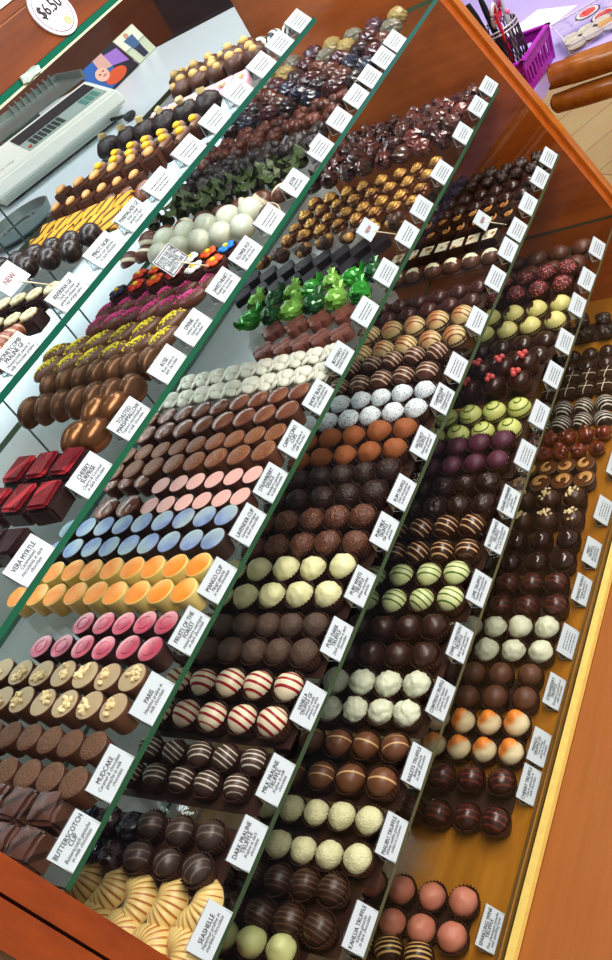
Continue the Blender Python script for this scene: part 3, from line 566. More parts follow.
def foil(cols, twist=True):
    def go(v):
        bm = BM()
        def f(d): return 1+.13*nz(d, 3.2, v*5)+.07*nz(d, 8, v)
        ball(bm, .0185, (0, 0, .017), (1.1, .95, .85), 18, 12, f); parts = []
        if twist:
            for sg in (1, -1):
                n = 12; A = [bm.verts.new((sg*.017, .003*math.cos(2*PI*i/n), .019+.003*math.sin(2*PI*i/n))) for i in range(n)]
                B = [bm.verts.new((sg*.027+.003*(i % 2), .010*math.cos(2*PI*i/n)*(1 if i % 2 else .7), .024+.010*math.sin(2*PI*i/n)*(1 if i % 2 else .7))) for i in range(n)]
                for i in range(n): bm.faces.new((A[i], A[(i+1) % n], B[(i+1) % n], B[i]))
        mn = min(x.co.z for x in bm.verts)
        for x in bm.verts: x.co.z -= mn
        return fin(bm, 'foil', cols[v % len(cols)], False), parts
    return go
def lozenge(v):
    bm = BM(); prism(bm, [(.031, 0), (0, .022), (-.031, 0), (0, -.022)], 0, .014); bmesh.ops.bevel(bm, geom=bm.edges[:], offset=.002, segments=2, affect='EDGES')
    return fin(bm, 'lozenge', m('loz', (30, 24, 32), .5, .2, spec=.25), True, 40), []
def swirlgold(v):
    bm = BM(); n = 40; pts = []; tp = []
    for i in range(n+1):
        t = i/n; a = t*2*PI*2.6+v; r = .0125*(1-t)**.8; pts.append((r*math.cos(a), r*math.sin(a), .007+.0125*t)); tp.append(1-.5*t)
    tube(bm, pts, .0075, 10, taper=tp); lathe(bm, [(.018, 0), (.019, .004), (.012, .012)], 24)
    return fin(bm, 'gold_swirl', m('goldsw', (104, 62, 34), .26, .35, 50, metal=.45, two=((222, 172, 92), (0, -.2, 1), .0165, .005)), True, 60), []
def leafm(v):
    bm = BM(); n = 8
    for k in range(3):
        a = k*2.1+v; Q = Matrix.Rotation(a, 3, 'Z') @ Matrix.Rotation(-.55, 3, 'Y'); L = []
        for i in range(n+1):
            t = i/n; w = .0125*math.sin(PI*min(1, t*.9+.06)); L.append([bm.verts.new(Q @ Vector((.032*t, s*w, .004-.003*abs(s)+.004*math.sin(t*7)))+Vector((0, 0, .010))) for s in (-1, 0, 1)]+[bm.verts.new(Q @ Vector((.032*t, 0, -.001))+Vector((0, 0, .008)))])
        for i in range(n):
            A, B = L[i], L[i+1]
            for p, q in ((0, 1), (1, 2), (2, 3), (3, 0)): bm.faces.new((A[p], A[q], B[q], B[p]))
    bmesh.ops.scale(bm, vec=(1.2, 1.2, 1.25), verts=bm.verts[:]); ball(bm, .015, (0, 0, .010), (1, 1, .75), 14, 9); mn = min(x.co.z for x in bm.verts)
    for x in bm.verts: x.co.z -= mn
    return fin(bm, 'leaf', m('leafm', (62, 78, 38), .4, .35, 50, two=((50, 44, 40), (0, 1, 0), .012, .01)), True, 40), []
def curl(v):
    bm = BM(); box(bm, (0, 0, .008), (.032, .028, .016), bev=.003); b2 = BM(); pts = [(.010*math.cos(i*.45), .008*math.sin(i*.45), .019+.0006*i) for i in range(12)]; tube(b2, pts, .0021, 6)
    return fin(bm, 'curl', m('curld', (48, 30, 24), .35, .15), True, 40), [('gold_curl', fin(b2, 'gold_curl', m('curlg', (186, 130, 70), .35, .2), True, None), 'golden curl topping')]
def plaque(v):
    bm = BM(); box(bm, (0, 0, .008), (.036, .03, .016), bev=.002, mi=0); b2 = BM(); box(b2, (0, 0, .0166), (.029, .025, .0012))
    return fin(bm, 'plaque', m('plq', (50, 30, 22), .35, .1), True, 40), [('printed_top', fin(b2, 'printed_top', m('plt', (228, 220, 195), .4, .1, 60, spots=((150, 105, 40), 60, .32)), False), 'cream top with brown pattern')]
def cr_line(s, v):
    h = s[2]+.0012; return [[(-s[0]*.52, .001, h-.004), (-s[0]*.4, .001, h), (s[0]*.4, -.001, h), (s[0]*.52, -.001, h-.004)], [(0, -s[1]*.52, h-.004), (0, -s[1]*.4, h), (.002, s[1]*.4, h), (.002, s[1]*.52, h-.004)]]
def md_line(s, v):
    h = s[2]+.002; return [[(-s[0]*.52, y, h-.008), (-s[0]*.3, y, h), (s[0]*.3, y+.002, h), (s[0]*.52, y, h-.008)] for y in (-.013, -.0065, 0, .0065, .013)]
def cswirl(v):
    me, parts = cup(m('sw_side', (62, 36, 26), .4, .12), m('sw_top', (96, 58, 34), .35, .1), h=.02, rb=.0175, rt=.0215)(v)
    b2 = BM(); n = 16; pts = [((.0145*(1-.75*i/n))*math.cos(i*.33+v), (.0145*(1-.75*i/n))*math.sin(i*.33+v), .0225) for i in range(n+1)]; tube(b2, pts, .005, 8, taper=[.25+1.0*math.sin(PI*(i+1)/(n+2)) for i in range(n+1)])
    for x in b2.verts: x.co.z = .0225+(x.co.z-.0225)*.35
    return me, parts+[('caramel_swirl', fin(b2, 'caramel_swirl', m('carsw', (196, 146, 88), .4, .12), True, None), 'pale caramel swirl')]
def gswirl(v):
    me, parts = dome(m('gs', (205, 208, 130), .42, .06), (1.02, 1.02, .95), cup=True)(v)
    b2 = BM(); pts = []
    for i in range(26):
        t = i/25; a = t*2*PI*1.5+v; th = .12+1.0*t; pts.append((RT*1.03*math.sin(th)*math.cos(a), RT*1.03*math.sin(th)*math.sin(a), RT*.42+RT*.97*math.cos(th)))
    tube(b2, pts, .0012, 6)
    return me, parts+[('green_swirl', fin(b2, 'green_swirl', m('gsw', (110, 135, 40), .4, .1), True, None), 'dark green piped swirl')]
def block_dark(v):
    bm = BM(); box(bm, (0, 0, .016), (.048, .040, .032), bev=.004); return fin(bm, 'block', m('blockd', (46, 26, 32), .25, .2, 20, coat=.3), True, 40), []
def block_red(v):
    bm = BM(); box(bm, (0, 0, .0115), (.042, .038, .023), bev=.003); b2 = BM(); box(b2, (0, 0, .0255), (.041, .030, .007), Matrix.Rotation(.06, 3, 'X'), bev=.003)
    return fin(bm, 'block', m('blockr', (50, 30, 32), .35, .15), True, 40), [('red_glaze', fin(b2, 'red_glaze', m('redglz', (112, 22, 34), .25, .4, 60, coat=.4, stripes=((176, 50, 60), .03, .06, 'DIAGONAL', 6)), True, 40), 'glossy deep red glaze')]
K = {
 't_goldstripe': ('striped_truffle', truffle(m('t_gs', DK, .35, .1, stripes=((214, 176, 110), .006, .3, 'X', .5, .014)))),
 't_pink': ('pink_truffle', truffle(m('t_pink', (192, 124, 102), .5, .07), .05, 1.8, .07)),
 't_redline': ('lined_truffle', truffle(m('t_rl', (58, 28, 23), .34, .12, stripes=((116, 52, 40), .0085, .1, 'X', 1.2, .014), coat=.2))),
 't_mango': ('orange_tipped_truffle', truffle(m('t_mg', (228, 212, 170), .42, .06, 80, two=((232, 140, 52), (.55, .55, .62), .018, .004)), .03, 2, .28)),
 't_milkmatte': ('milk_truffle', truffle(m('t_mm', (98, 62, 44), .5, .08), .03)),
 't_white2': ('white_truffle', truffle(m('t_w2', (216, 218, 190), .45, .05), .12, 2.4, .12)),
 't_darkshine': ('dark_truffle', truffle(m('t_ds', (48, 24, 20), .16, .1, coat=.3), .04)),
 't_nut': ('nut_truffle', truffle(m('t_nt', (70, 42, 30), .36, .12), .05, nuts=16)),
 'c_swirl': ('swirl_cup', cswirl),
 'lump_red': ('amber_lump', lump([m('lr', (122, 52, 30), .2, .25, coat=.5), m('lr2', (98, 40, 26), .2, .25, coat=.5)], 5, .0155, .012)),
 'lump_dark': ('chocolate_cluster', lump([m('ld', (54, 40, 36), .4, .25, bump=.4)], 6)),
 'lump_big': ('chocolate_cluster', lump([m('lbg', (44, 36, 36), .32, .25, bump=.4)], 6, .0165, .014)),
 'lump_brown': ('chocolate_cluster', lump([m('lb', (104, 56, 44), .35, .3, bump=.4), m('lb2', (76, 44, 38), .35, .3)], 7, .0135, .013)),
 'lump_gold': ('gold_cluster', lump([m('lg', (74, 50, 38), .35, .3), m('lg2', (192, 148, 88), .3, .3, metal=.3)], 6)),
 'lump_dfoil': ('foil_sweet', foil([m('df0', (34, 30, 42), .2, .3, coat=.5), m('df1', (56, 24, 34), .2, .3, coat=.5), m('df2', (26, 32, 60), .2, .3, coat=.5)], False)),
 'lump_mix': ('wrapped_sweet', foil([m('lm0', (44, 32, 34), .22, .2, coat=.4), m('lm1', (70, 34, 40), .22, .2, coat=.4), m('lm2', (34, 38, 58), .22, .2, coat=.4), m('lm3', (88, 50, 38), .25, .2, coat=.4)], False)),
 'lump_mix2': ('wrapped_sweet', foil([m('lm4', (150, 132, 84), .3, .2), m('lm5', (70, 44, 56), .22, .2, coat=.4), m('lm6', (110, 106, 92), .3, .2), m('lm1', (92, 40, 48), .25)], False)),
 'sq_lines': ('lined_square', square(m('sql', (44, 28, 24), .36, .1), (.042, .038, .022), line=md_line, pill=.006)),
 'd_multiline': ('lined_dome', dome(m('dml', (44, 28, 24), .36, .1, stripes=((226, 220, 204), .0062, .2, 'X', .6, .017)), (1.1, 1, 1.0))),
 'sq_cross': ('crossed_square', square(m('sqc', (60, 38, 30), .36, .1), (.040, .034, .02), line=cr_line)),
 'sq_butter': ('butterscotch_square', square(m('sqb', (88, 58, 48), .36, .1, stripes=((52, 32, 28), .017, .14, 'DIAGONAL', 3)), (.038, .04, .030), bump=.004, pill=.005)),
 'dome_dark': ('dark_dome', dome(m('dd', (56, 33, 27), .25, .12, coat=.25))),
 'dome_milk': ('milk_dome', dome(m('dm', (72, 38, 33), .3, .15))),
 'dome_big': ('milk_dome', dome(m('db', (118, 76, 60), .36, .08), (1.5, 1.05, 1.1))),
 'dome_curve': ('milk_dome', dome(m('dc', (96, 58, 44), .36, .12, stripes=((225, 215, 190), .028, .08, 'DIAGONAL', 2)), (1.05, 1, .9))),
 't_palegreen': ('pale_truffle', truffle(m('t_pg', (196, 200, 140), .45, .06), .05, 2, .1)),
 't_finelines': ('lined_truffle', truffle(m('t_fl', (54, 34, 25), .4, .12, stripes=((94, 68, 52), .006, .14, 'X', .5, .015)))),
 't_coconut': ('coconut_truffle', truffle(m('t_cc', (218, 214, 170), .6, .08, 200, bump=.9, bscale=420), .05, 2, .06, fine=.03)),
 't_milkline': ('milk_truffle', truffle(m('t_ml', (112, 72, 48), .42, .08, stripes=((206, 170, 122), .012, .07, 'X', 1.0, .006)))),
 't_whiterough': ('white_truffle', truffle(m('t_wr', (214, 218, 192), .5, .05, 120, bump=.5, bscale=160), .14, 3.2, .12, fine=.04)),
 't_dark': ('dark_truffle', truffle(m('t_dk', (60, 34, 28), .36, .1), .04, 2, .1)),
 't_greenstripe': ('green_striped_truffle', truffle(m('t_gst', (212, 218, 162), .42, .04, stripes=((78, 108, 34), .0085, .13, 'X', .6, .0135)))),
 't_creamline': ('lined_truffle', truffle(m('t_cl', (64, 34, 24), .3, .1, stripes=((214, 176, 132), .0085, .11, 'X', .6, .0145), coat=.2))),
 't_darkrough': ('dark_truffle', truffle(m('t_dr', (50, 28, 24), .38, .15, bump=.7, bscale=150), .14, 4, fine=.06)),
 't_purple': ('purple_truffle', truffle(m('t_pp', (88, 40, 62), .55, .2, 40), .03, s=(1, 1, .85))),
 'd_greenswirl': ('swirl_dome', gswirl),
 't_cherry': ('berry_truffle', truffle(m('t_ch', (58, 28, 26), .3, .12), .04, s=(1, 1, .85), bits=(3, m('berry', (206, 92, 88), .4, .15)))),
 'd_notch': ('notched_dome', dome([m('dn', (216, 208, 136), .42, .06), m('dn2', (72, 44, 30), .4)], (1, 1, .95), cup=True, top=lambda c, r: c.z > r*1.02 and c.y > r*.05 and abs(c.x) < r*.42)),
 't_redsprinkle': ('sprinkled_truffle', truffle(m('t_rs', (92, 40, 40), .45, .3, 160, bump=.8, bscale=350, spots=((226, 124, 124), 250, .33)), .05, fine=.03)),
 'd_ridged': ('ridged_dome', dome(m('dr', (96, 58, 44), .42, .1), (1.08, 1.0, .85), ridge=.03, nr=18)),
 'shell': ('seashell_chocolate', shell),
 't_dswirl': ('swirled_truffle', truffle(m('t_dw', (68, 54, 48), .38, .12, stripes=((112, 98, 88), .009, .08, 'X', 1.5, .013)))),
 't_whitelines': ('lined_truffle', truffle(m('t_wl', (78, 58, 50), .4, .1, stripes=((204, 196, 180), .0072, .14, 'X', .6, .014)))),
 't_redstripe': ('red_striped_truffle', truffle(m('t_rst', (226, 214, 184), .4, .04, stripes=((150, 26, 40), .0092, .26, 'X', 1.3, .0145)))),
 't_matte': ('matte_truffle', truffle(m('t_mt', (86, 66, 54), .65, .12, 150, bump=.5, bscale=400), .06, fine=.02)),
 't_white': ('white_truffle', truffle(m('t_wt', (224, 221, 172), .45, .06, 110, bump=.5, bscale=140), .09, 2.6, .06, fine=.03)),
 't_milksp': ('speckled_truffle', truffle(m('t_ms', (98, 60, 44), .5, .2, 150, spots=((172, 128, 92), 260, .2), bump=1, bscale=260), .08, fine=.05)),
 't_rum': ('sprinkled_truffle', truffle(m('t_rm', (52, 32, 26), .4, .2, 200, bump=1, bscale=380, spots=((110, 80, 66), 260, .13)), .06, fine=.06)),
 't_cocoa': ('cocoa_truffle', truffle(m('t_co', (146, 84, 42), .7, .12, 90), .06, 2, .04)),
 't_icing': ('icing_truffle', truffle(m('t_ic', (218, 226, 230), .65, .04, 150, spots=((110, 114, 120), 250, .25), bump=.5), .07, fine=.03)),
 't_whitelines2': ('lined_truffle', truffle(m('t_w3', (88, 52, 40), .38, .1, stripes=((206, 180, 156), .0072, .14, 'X', .7, .015)))),
 't_caramel': ('caramel_dome', dome(m('t_ca', (226, 204, 152), .4, .08, stripes=((112, 66, 36), .0072, .2, 'X', .6, .015), two=((186, 126, 80), (-.25, .3, 1), .0225, .006)), (1.02, 1, .98), cup=True)),
 'd_whitecap': ('capped_dome', dome([m('dwc', (96, 62, 48), .36, .1), M['white']], (1, 1, .95), top=lambda c, r: c.z > r*.72 and c.x > -r*.3)),
 'plaque': ('printed_square', plaque), 'curl': ('gold_curl_chocolate', curl),
 'c_mud': ('mudcake_cup', cup(m('mudside', (92, 58, 44), .42, .1), m('mudtop', (104, 74, 54), .8, .25, 200, bump=1.2, bscale=350), rise=.0022)),
 'c_paris': ('praline_cup', cup(m('parside', (104, 70, 50), .42, .1), m('partop', (172, 152, 120), .5, .08, 60, spec=.35), nuts=12)),
 'c_fruits': ('berry_cup', cup(m('frside', (62, 32, 36), .4, .12), m('frtop', (178, 74, 96), .36, .45, 55, coat=.1, two=((216, 160, 166), (1, .4, 0), .008, .012)), ring=True)),
 'c_mango': ('mango_cup', cup(m('mgside', (236, 214, 138), .45, .06), m('mgtop', (246, 140, 40), .5, .22, 45, two=((254, 206, 136), (1, -.3, 0), .016, .014)), rise=.0012)),
 'c_lav': ('lavender_cup', cup(m('lvside', (54, 36, 36), .4, .12), m('lvtop', (124, 142, 180), .5, .3, 60, spec=.3, two=((172, 190, 180), (.6, .8, 0), .008, .02)))),
 'c_straw': ('strawberry_cup', cup(m('stside', (84, 48, 40), .4, .12), m('sttop', (218, 172, 164), .55, .05, 60, spec=.3), h=.03)),
 'c_capp': ('coffee_cup_chocolate', cup(m('cpside', (98, 58, 42), .4, .12), m('cptop', (124, 74, 44), .4, .2, 90, spots=((214, 170, 100), 330, .2)), rise=.0016)),
 'c_short': ('espresso_cup_chocolate', cup(m('shside', (84, 48, 36), .36, .12), m('shtop', (116, 70, 50), .2, .25, 35, coat=.4, two=((160, 106, 76), (.5, .8, 0), .018, .01)), rise=.0045, h=.029)),
 'butterfly': ('butterfly_chocolate', butterfly), 'clover': ('clover_chocolate', clover),
 'foil_green': ('foil_sweet', foil([m('fg0', (40, 140, 38), .22, .3, 60, metal=.2, coat=.4), m('fg1', (124, 176, 76), .25, .3, 60, metal=.2), m('fg2', (28, 88, 42), .22, .3, 60, metal=.2, coat=.4)])),
 'lozenge': ('lozenge_chocolate', lozenge), 'swirlgold': ('gold_swirl_chocolate', swirlgold),
 'foil_brown': ('cellophane_sweet', foil([m('fb0', (92, 56, 50), .15, .3, coat=.6), m('fb1', (76, 44, 44), .15, .3, coat=.6), m('fb2', (112, 58, 52), .15, .3, coat=.6)])),
 'block_dark': ('chocolate_block', block_dark), 'block_red': ('red_topped_block', block_red),
 'egg_gold': ('bronze_egg', egg(m('eggg', (116, 78, 48), .28, .3, 30, metal=.65), (.032, .0215, .024))),
 'egg_dark': ('ribbed_oval', egg(m('eggd', (36, 27, 27), .3, .12, stripes=((72, 60, 60), .009, .12, 'X', 1)), (.024, .02, .02))),
 'egg_white': ('white_egg', egg(m('eggw', (206, 212, 194), .3, .07, 40)  , (.0222, .0192, .0185))),
 'halfshell': ('bronze_half_shell', halfshell),
 'bar_yellow': ('sprinkled_bar', bar(m('bary', (98, 66, 46), .4, .1), m('spy', (226, 214, 70), .5, .1))),
 'bar_pink': ('sprinkled_bar', bar(m('barp', (98, 60, 48), .4, .1), m('spp', (222, 84, 156), .5, .1))),
 'flowerpot': ('flower_pot_chocolate', flowerpot), 'leafgreen': ('leaf_chocolate', leafm),
 'cone_ridge': ('milk_cone', cone_ridge), 'ringcup': ('ring_topped_block', ringcup), 'slab_yellow': ('yellow_slab', slab),
 'almondcup': ('almond_cup', almondcup), 'pencil': ('yellow_tipped_cup', pencil), 'cubetop': ('cube_topped_block', cubetop),
 'plaque_pink': ('pink_plaque', plaque_pink), 'nutcluster': ('hazelnut_cluster', nutcluster),
 'zebra': ('zebra_dome', dome(m('zeb', (226, 226, 214), .4, .04, stripes=((40, 40, 36), .009, .5, 'DIAGONAL', 2)), (1.1, 1, .9))),
}
DIRECTIONAL = {'halfshell': 8, 'bar_yellow': 20, 'bar_pink': 20, 'cone_ridge': 12, 'slab_yellow': 4, 'plaque_pink': 4, 'almondcup': 8, 'pencil': 12, 'block_dark': 5, 'block_red': 8, 'sq_lines': 4, 'sq_cross': 4, 'lozenge': 4, 'plaque': 6, 'butterfly': 10, 'clover': 8, 'egg_gold': 15, 'egg_white': 25, 'egg_dark': 12, 'sq_butter': 12, 'c_fruits': 40, 't_goldstripe': 25, 'foil_green': 40, 'curl': 30, 'd_notch': 30, 'ringcup': 8, 'dome_big': 10, 't_mango': 35, 'c_mango': 40, 'shell': 50, 'd_whitecap': 25}
BASE = {'halfshell': 2, 'bar_yellow': -45, 'bar_pink': -45, 'egg_gold': -12, 'egg_white': 20, 'cone_ridge': 20, 'shell': -60, 't_caramel': 15, 'almondcup': 15, 'egg_dark': 30, 'd_notch': 15, 't_mango': 20}
STRIPE_YAW = {'t_redstripe': -8, 't_greenstripe': -5, 't_creamline': 0, 't_whitelines': 0, 't_whitelines2': -10, 't_finelines': 0, 't_redline': 5, 't_caramel': 5, 't_dswirl': 40, 't_goldstripe': 25, 't_milkline': 20, 'd_multiline': 5}
WIDTHS = {'halfshell': .034, 'slab_yellow': .034, 'plaque_pink': .034, 'egg_white': .044, 'bar_yellow': .044, 'bar_pink': .04, 'foil_brown': .042, 'lump_dark': .038, 'plaque': .034, 'curl': .034, 'lozenge': .041, 'butterfly': .033, 'clover': .038}
ORD = ['first', 'second', 'third', 'fourth', 'fifth', 'sixth', 'seventh', 'eighth', 'ninth', 'tenth', 'eleventh', 'twelfth']
SHELF_NAME = {1: 'topmost glass shelf', 2: 'second glass shelf down', 3: 'third glass shelf down', 4: 'fourth glass shelf down', 5: 'lowest glass shelf', 6: 'wooden deck'}
VAR = {}
def protos(kind):
    if kind not in VAR: VAR[kind] = [K[kind][1](v) for v in range(7 if kind == 'flowerpot' else 4 if kind in ('lump_mix', 'lump_mix2') else 3)]
    return VAR[kind]
TRAY = m('tray', (58, 33, 24), .55, .12)
byshelf = {}
for q in PROD: byshelf.setdefault(q['sh'], []).append(q)
for s, L in byshelf.items():
    L.sort(key=lambda q: sum(r[0] for r in q['rows'])/len(q['rows']))
    for i, q in enumerate(L):
        rows = sorted(q['rows'], key=lambda r: r[0]); zb = SH[s-1][1]; kname = K[q['kind']][0]; pr = protos(q['kind'])
        lo = L[i-1]['short'] if i else 'near end panel'; hi = L[i+1]['short'] if i < len(L)-1 else 'far end panel'
        tray = q['kind'].startswith('t_') or q['kind'] in ('c_swirl', 'd_notch', 'd_greenswirl', 'd_ridged', 'dome_dark', 'dome_milk', 't_caramel', 'd_whitecap') or (s >= 4 and q['kind'] not in ('shell', 'curl', 'lump_red'))
        zt = zb
        if tray and s >= 4:
            mg = .007 if s == 6 else .0225; x0 = max(rows[0][0]-mg, -.583); x1 = rows[-1][0]+mg; y0 = min(r[1] for r in rows)-mg; y1 = max(r[1]+r[2]*(r[3]-1) for r in rows)+.022
            bm = BM(); box(bm, ((x0+x1)/2, (y0+y1)/2, .0008), (x1-x0-.0008, y1-y0, .0016))
            add('tray_liner', fin(bm, 'tray_liner', TRAY, False), loc=(0, 0, zb), label='thin dark brown tray liner under the '+q['short'], cat='tray liner'); zt = zb+.0018
        for ri, (x, y, dy, n) in enumerate(rows):
            if len(rows) == 1: where = 'on the '+SHELF_NAME[s]
            elif ri == 0: where = 'row beside the '+lo
            elif ri == len(rows)-1: where = 'row beside the '+hi
            else: where = ORD[ri]+' row from the '+lo
            for k in range(n):
                v = (k+ri*2+i+(k//3)) % len(pr); me, parts = pr[v]
                if q['kind'] == 'flowerpot': v = (k+(1 if ri == 0 else 0)) % len(pr); me, parts = pr[v]
                kd = q['kind']; jit = .0011
                if kd in STRIPE_YAW: rz = R_(STRIPE_YAW[kd]+random.uniform(-22, 22))
                elif kd in DIRECTIONAL: rz = R_(BASE.get(kd, 0)+random.uniform(-1, 1)*DIRECTIONAL[kd])
                else: rz = random.uniform(0, 2*PI)
                wd = WIDTHS.get(kd, .0425); sc = max(.72, min(1.06, dy/wd)); 
                if len(rows) > 1: sc = min(sc, max(.8, (rows[1][0]-rows[0][0])/.041))
                if kd[0] == 't' and kd[1] == '_': sc *= random.uniform(.97, 1.03)
                lab = '%s, %s from shelf front, %s' % (q['desc'], ORD[min(k, 11)], where)
                o = add(kname, me, loc=(x+random.uniform(-jit, jit), y+dy*k+random.uniform(-jit, jit), zt), rot=(0, 0, rz), label=lab, cat='chocolate', group=q['short'], sc=sc)
                for pn, pm, pl in parts: add(pn, pm, o, label=pl)
# ------------------------------------------------------------------ price cards
CARD_M = flat('card_white', (198, 207, 213), .5); INK = flat('ink', (38, 38, 48), .6); RED_INK = flat('red_ink', (150, 50, 58), .6)
ACR = glass('clear_acrylic', (.93, .95, .96), 1.6, .10, .08)
ACR_EDGE = flat('acrylic_edge', (190, 200, 204), .25)
W = .055; H = .0299; T = R_(33); UP = Vector((0, math.sin(T), math.cos(T))); NR = Vector((0, -math.cos(T), math.sin(T)))
def panel_mesh(w, h, th=.0012, border=None):
    bm = BM(); c = [(0, 0), (w, 0), (w, h), (0, h)]; F = lambda x, u, d: Vector((x, 0, 0))+UP*u+NR*d
    hexa(bm, [F(x, u, -th) for x, u in c]+[F(x, u, 0) for x, u in c]); return fin(bm, 'card_panel', CARD_M, False)
PANEL = panel_mesh(W, H)
def stand_mesh():
    bm = BM(); t = .0011; d = H*math.sin(T); zt = H*math.cos(T)
    box(bm, (W/2, d*.5+.002, t/2), (W-.004, d*1.15, t)); 
    a = Vector((0, d*1.1, t)); b = UP*(H*.94)-NR*.0026; L = (b-a).length; ang = math.atan2(b.z-a.z, b.y-a.y); box(bm, (W/2, (a.y+b.y)/2, (a.z+b.z)/2), (W-.004, L, t), Matrix.Rotation(ang, 3, 'X'))
    F = lambda x, u: Vector((x, 0, 0))+UP*u-NR*.0025
    hexa(bm, [F(x, u)-NR*t for x, u in ((-.0006, 0), (W+.0006, 0), (W+.0006, H+.001), (-.0006, H+.001))]+[F(x, u) for x, u in ((-.0006, 0), (W+.0006, 0), (W+.0006, H+.001), (-.0006, H+.001))])
    for p, q in (((0, d*1.1, t), tuple(b)), ((0, 0, t), (0, d*1.1, t)), (tuple(b), (0, 0, t))):
        for x in (.0012, W-.0012): tube(bm, [(x, p[1], p[2]), (x, q[1], q[2])], .0006, 6, mi=1)
    return fin(bm, 'stand', [ACR, ACR_EDGE], False)
STAND = stand_mesh()
def lettering(title, body, w, h, ink=INK, red=False, greek=False, tsize=.0060, bsize=.0046):
    bm = BM(); pl = lambda x, u: Vector((x+w/2, 0, 0))+UP*u+NR*.0004
    n = len(title)+len(body); top = h*.90; tsz = tsize if n <= 4 else tsize*.9; bsz = bsize if n <= 4 else bsize*.88
    tot = len(title)*tsz*1.02+len(body)*bsz*1.05; sc = min(1, (h*.86)/tot); u = h/2+tot*sc/2
    rnd = random.Random(str(title)+str(body))
    for t in title:
        u -= tsz*sc*1.0
        text_into(bm, t, tsz*sc*1.28, lambda x, y, u=u: pl(x-.00007, u+y), w*.92, sx=.86); text_into(bm, t, tsz*sc*1.28, lambda x, y, u=u: pl(x+.00007, u+y)+NR*.00005, w*.92, sx=.86)
    for t in body:
        u -= bsz*sc*1.05
        if greek:
            wd = w*rnd.uniform(.5, .82); x = -wd/2
            while x < wd/2:
                l = rnd.uniform(.002, .007); p = [pl(x, u+.0004), pl(min(x+l, wd/2), u+.0004), pl(min(x+l, wd/2), u+.0016), pl(x, u+.0016)]; bm.faces.new([bm.verts.new(z) for z in p]); x += l+.0014
        else: text_into(bm, t, bsz*sc*1.25, lambda x, y, u=u: pl(x, u+y), w*.88, shear=.25, sx=.9)
    return fin(bm, 'lettering', ink, False)
for s, x, title, body, front in CARDS:
    y, zb = SH[s-1]; greek = not title
    o = add('price_card', None, loc=(x, y-.0008, zb+.0006), rot=(0, 0, R_(random.uniform(-1.5, 1.5))), label='white card on clear stand in front of the '+front, cat='price card', group='product cards on the shelf fronts')
    add('card_panel', PANEL, o); add('stand', STAND, o, label='clear acrylic stand')
    if greek:
        bm_l = lettering([], ['', '', '', ''][:3+random.randint(0, 1)], W, H, greek=True)
    else: bm_l = lettering(title, body, W, H)
    add('lettering', bm_l, o)
for nm, x, y, z, w, h, title, body, lab, ink in SIGNS:
    o = add('notice_card', None, loc=(x, y, z), label=lab, cat='sign')
    add('card_panel', panel_mesh(w, h), o); add('lettering', lettering(title, body, w, h, ink=RED_INK if ink else INK, tsize=.008 if len(title) == 1 else .0062), o)
    bm = BM(); a = Vector((w*.5, .0012, .001))+UP*h*.45-NR*.002; b = Vector((w*.95, -.022, -.034+.014)); tube(bm, [a, b], .0011, 8); add('stick', fin(bm, 'stick', flat('stick', (225, 215, 190), .5), True, None), o, label='thin pale wooden stick')
    if len(title)+len(body) > 2:
        bm = BM(); F = lambda xx, u: Vector((xx, 0, 0))+UP*u+NR*.0006
        c = [(.002, .002), (w-.002, .002), (w-.002, h-.002), (.002, h-.002)]
        tube(bm, [F(*p) for p in c], .0006, 6, closed=True); add('printed_border', fin(bm, 'printed_border', flat('border', (110, 40, 50), .5), True, None), o, label='thin dark red border')
# ------------------------------------------------------------------ display case
X0, X1 = -.586, 1.077
WOOD_D = wood('orange_wood', (160, 90, 26), (196, 120, 46), 'Z'); WOOD_Z = wood('end_wood', (150, 74, 20), (190, 104, 38), 'Y', 4); WOOD_R = wood('red_wood', (130, 52, 0), (156, 72, 4), 'Z', 6, .5); DECKW = wood('deck_wood', (142, 92, 26), (180, 124, 46), 'X', 4, .25)
FASC = wood('fascia_wood', (92, 42, 8), (138, 70, 20), 'X', 5)
case = add('display_case', None, loc=(.25, .3, -.5), label='large wood framed glass display case holding tiers of chocolates', cat='display case')
def part(name, bm, mats, label=None, par=case, smooth=False):
    me = fin(bm, name, mats, smooth, 40); me.transform(Matrix.Translation((-.25, -.3, .5))); return add(name, me, par, label=label)
S3 = .3
def slant(x0, x1, c0, c1, z0, z1, yb=None):
    """slab following y = .3 z; c0 front offset, c1 back offset (or a fixed back y)"""
    f = lambda z: S3*z+c0; g = (lambda z: yb) if yb is not None else (lambda z: S3*z+c1)
    return [(x0, f(z0), z0), (x1, f(z0), z0), (x1, g(z0), z0), (x0, g(z0), z0), (x0, f(z1), z1), (x1, f(z1), z1), (x1, g(z1), z1), (x0, g(z1), z1)]
bm = BM(); hexa(bm, slant(X1+.0015, X1+.024, -.004, 0, -.02, 1.30, .636)); part('end_panel', bm, WOOD_Z, 'orange brown wooden end panel at the far end')
bm = BM(); hexa(bm, slant(X1+.0245, X1+.048, -.012, .05, -.30, 1.30)); part('corner_post', bm, WOOD_D, 'orange wooden corner post of the far end')
bm = BM(); hexa(bm, slant(X0-.031, X0-.0015, -.004, 0, -.02, 1.10, .636)); part('end_panel', bm, WOOD_R, 'orange wooden end panel at the near end')
bm = BM(); hexa(bm, slant(X0-.072, X0-.0345, -.004, .05, -.30, 1.10)); part('corner_post', bm, WOOD_R, 'red orange wooden corner post of the near end')
bm = BM(); box(bm, ((X0+X1)/2, .315, -.0115), (X1-X0, .65, .018)); part('deck', bm, DECKW, 'honey coloured wooden deck')
GOLD = mat('gold_trim', (236, 206, 120), .3, .1, 90, metal=.1)
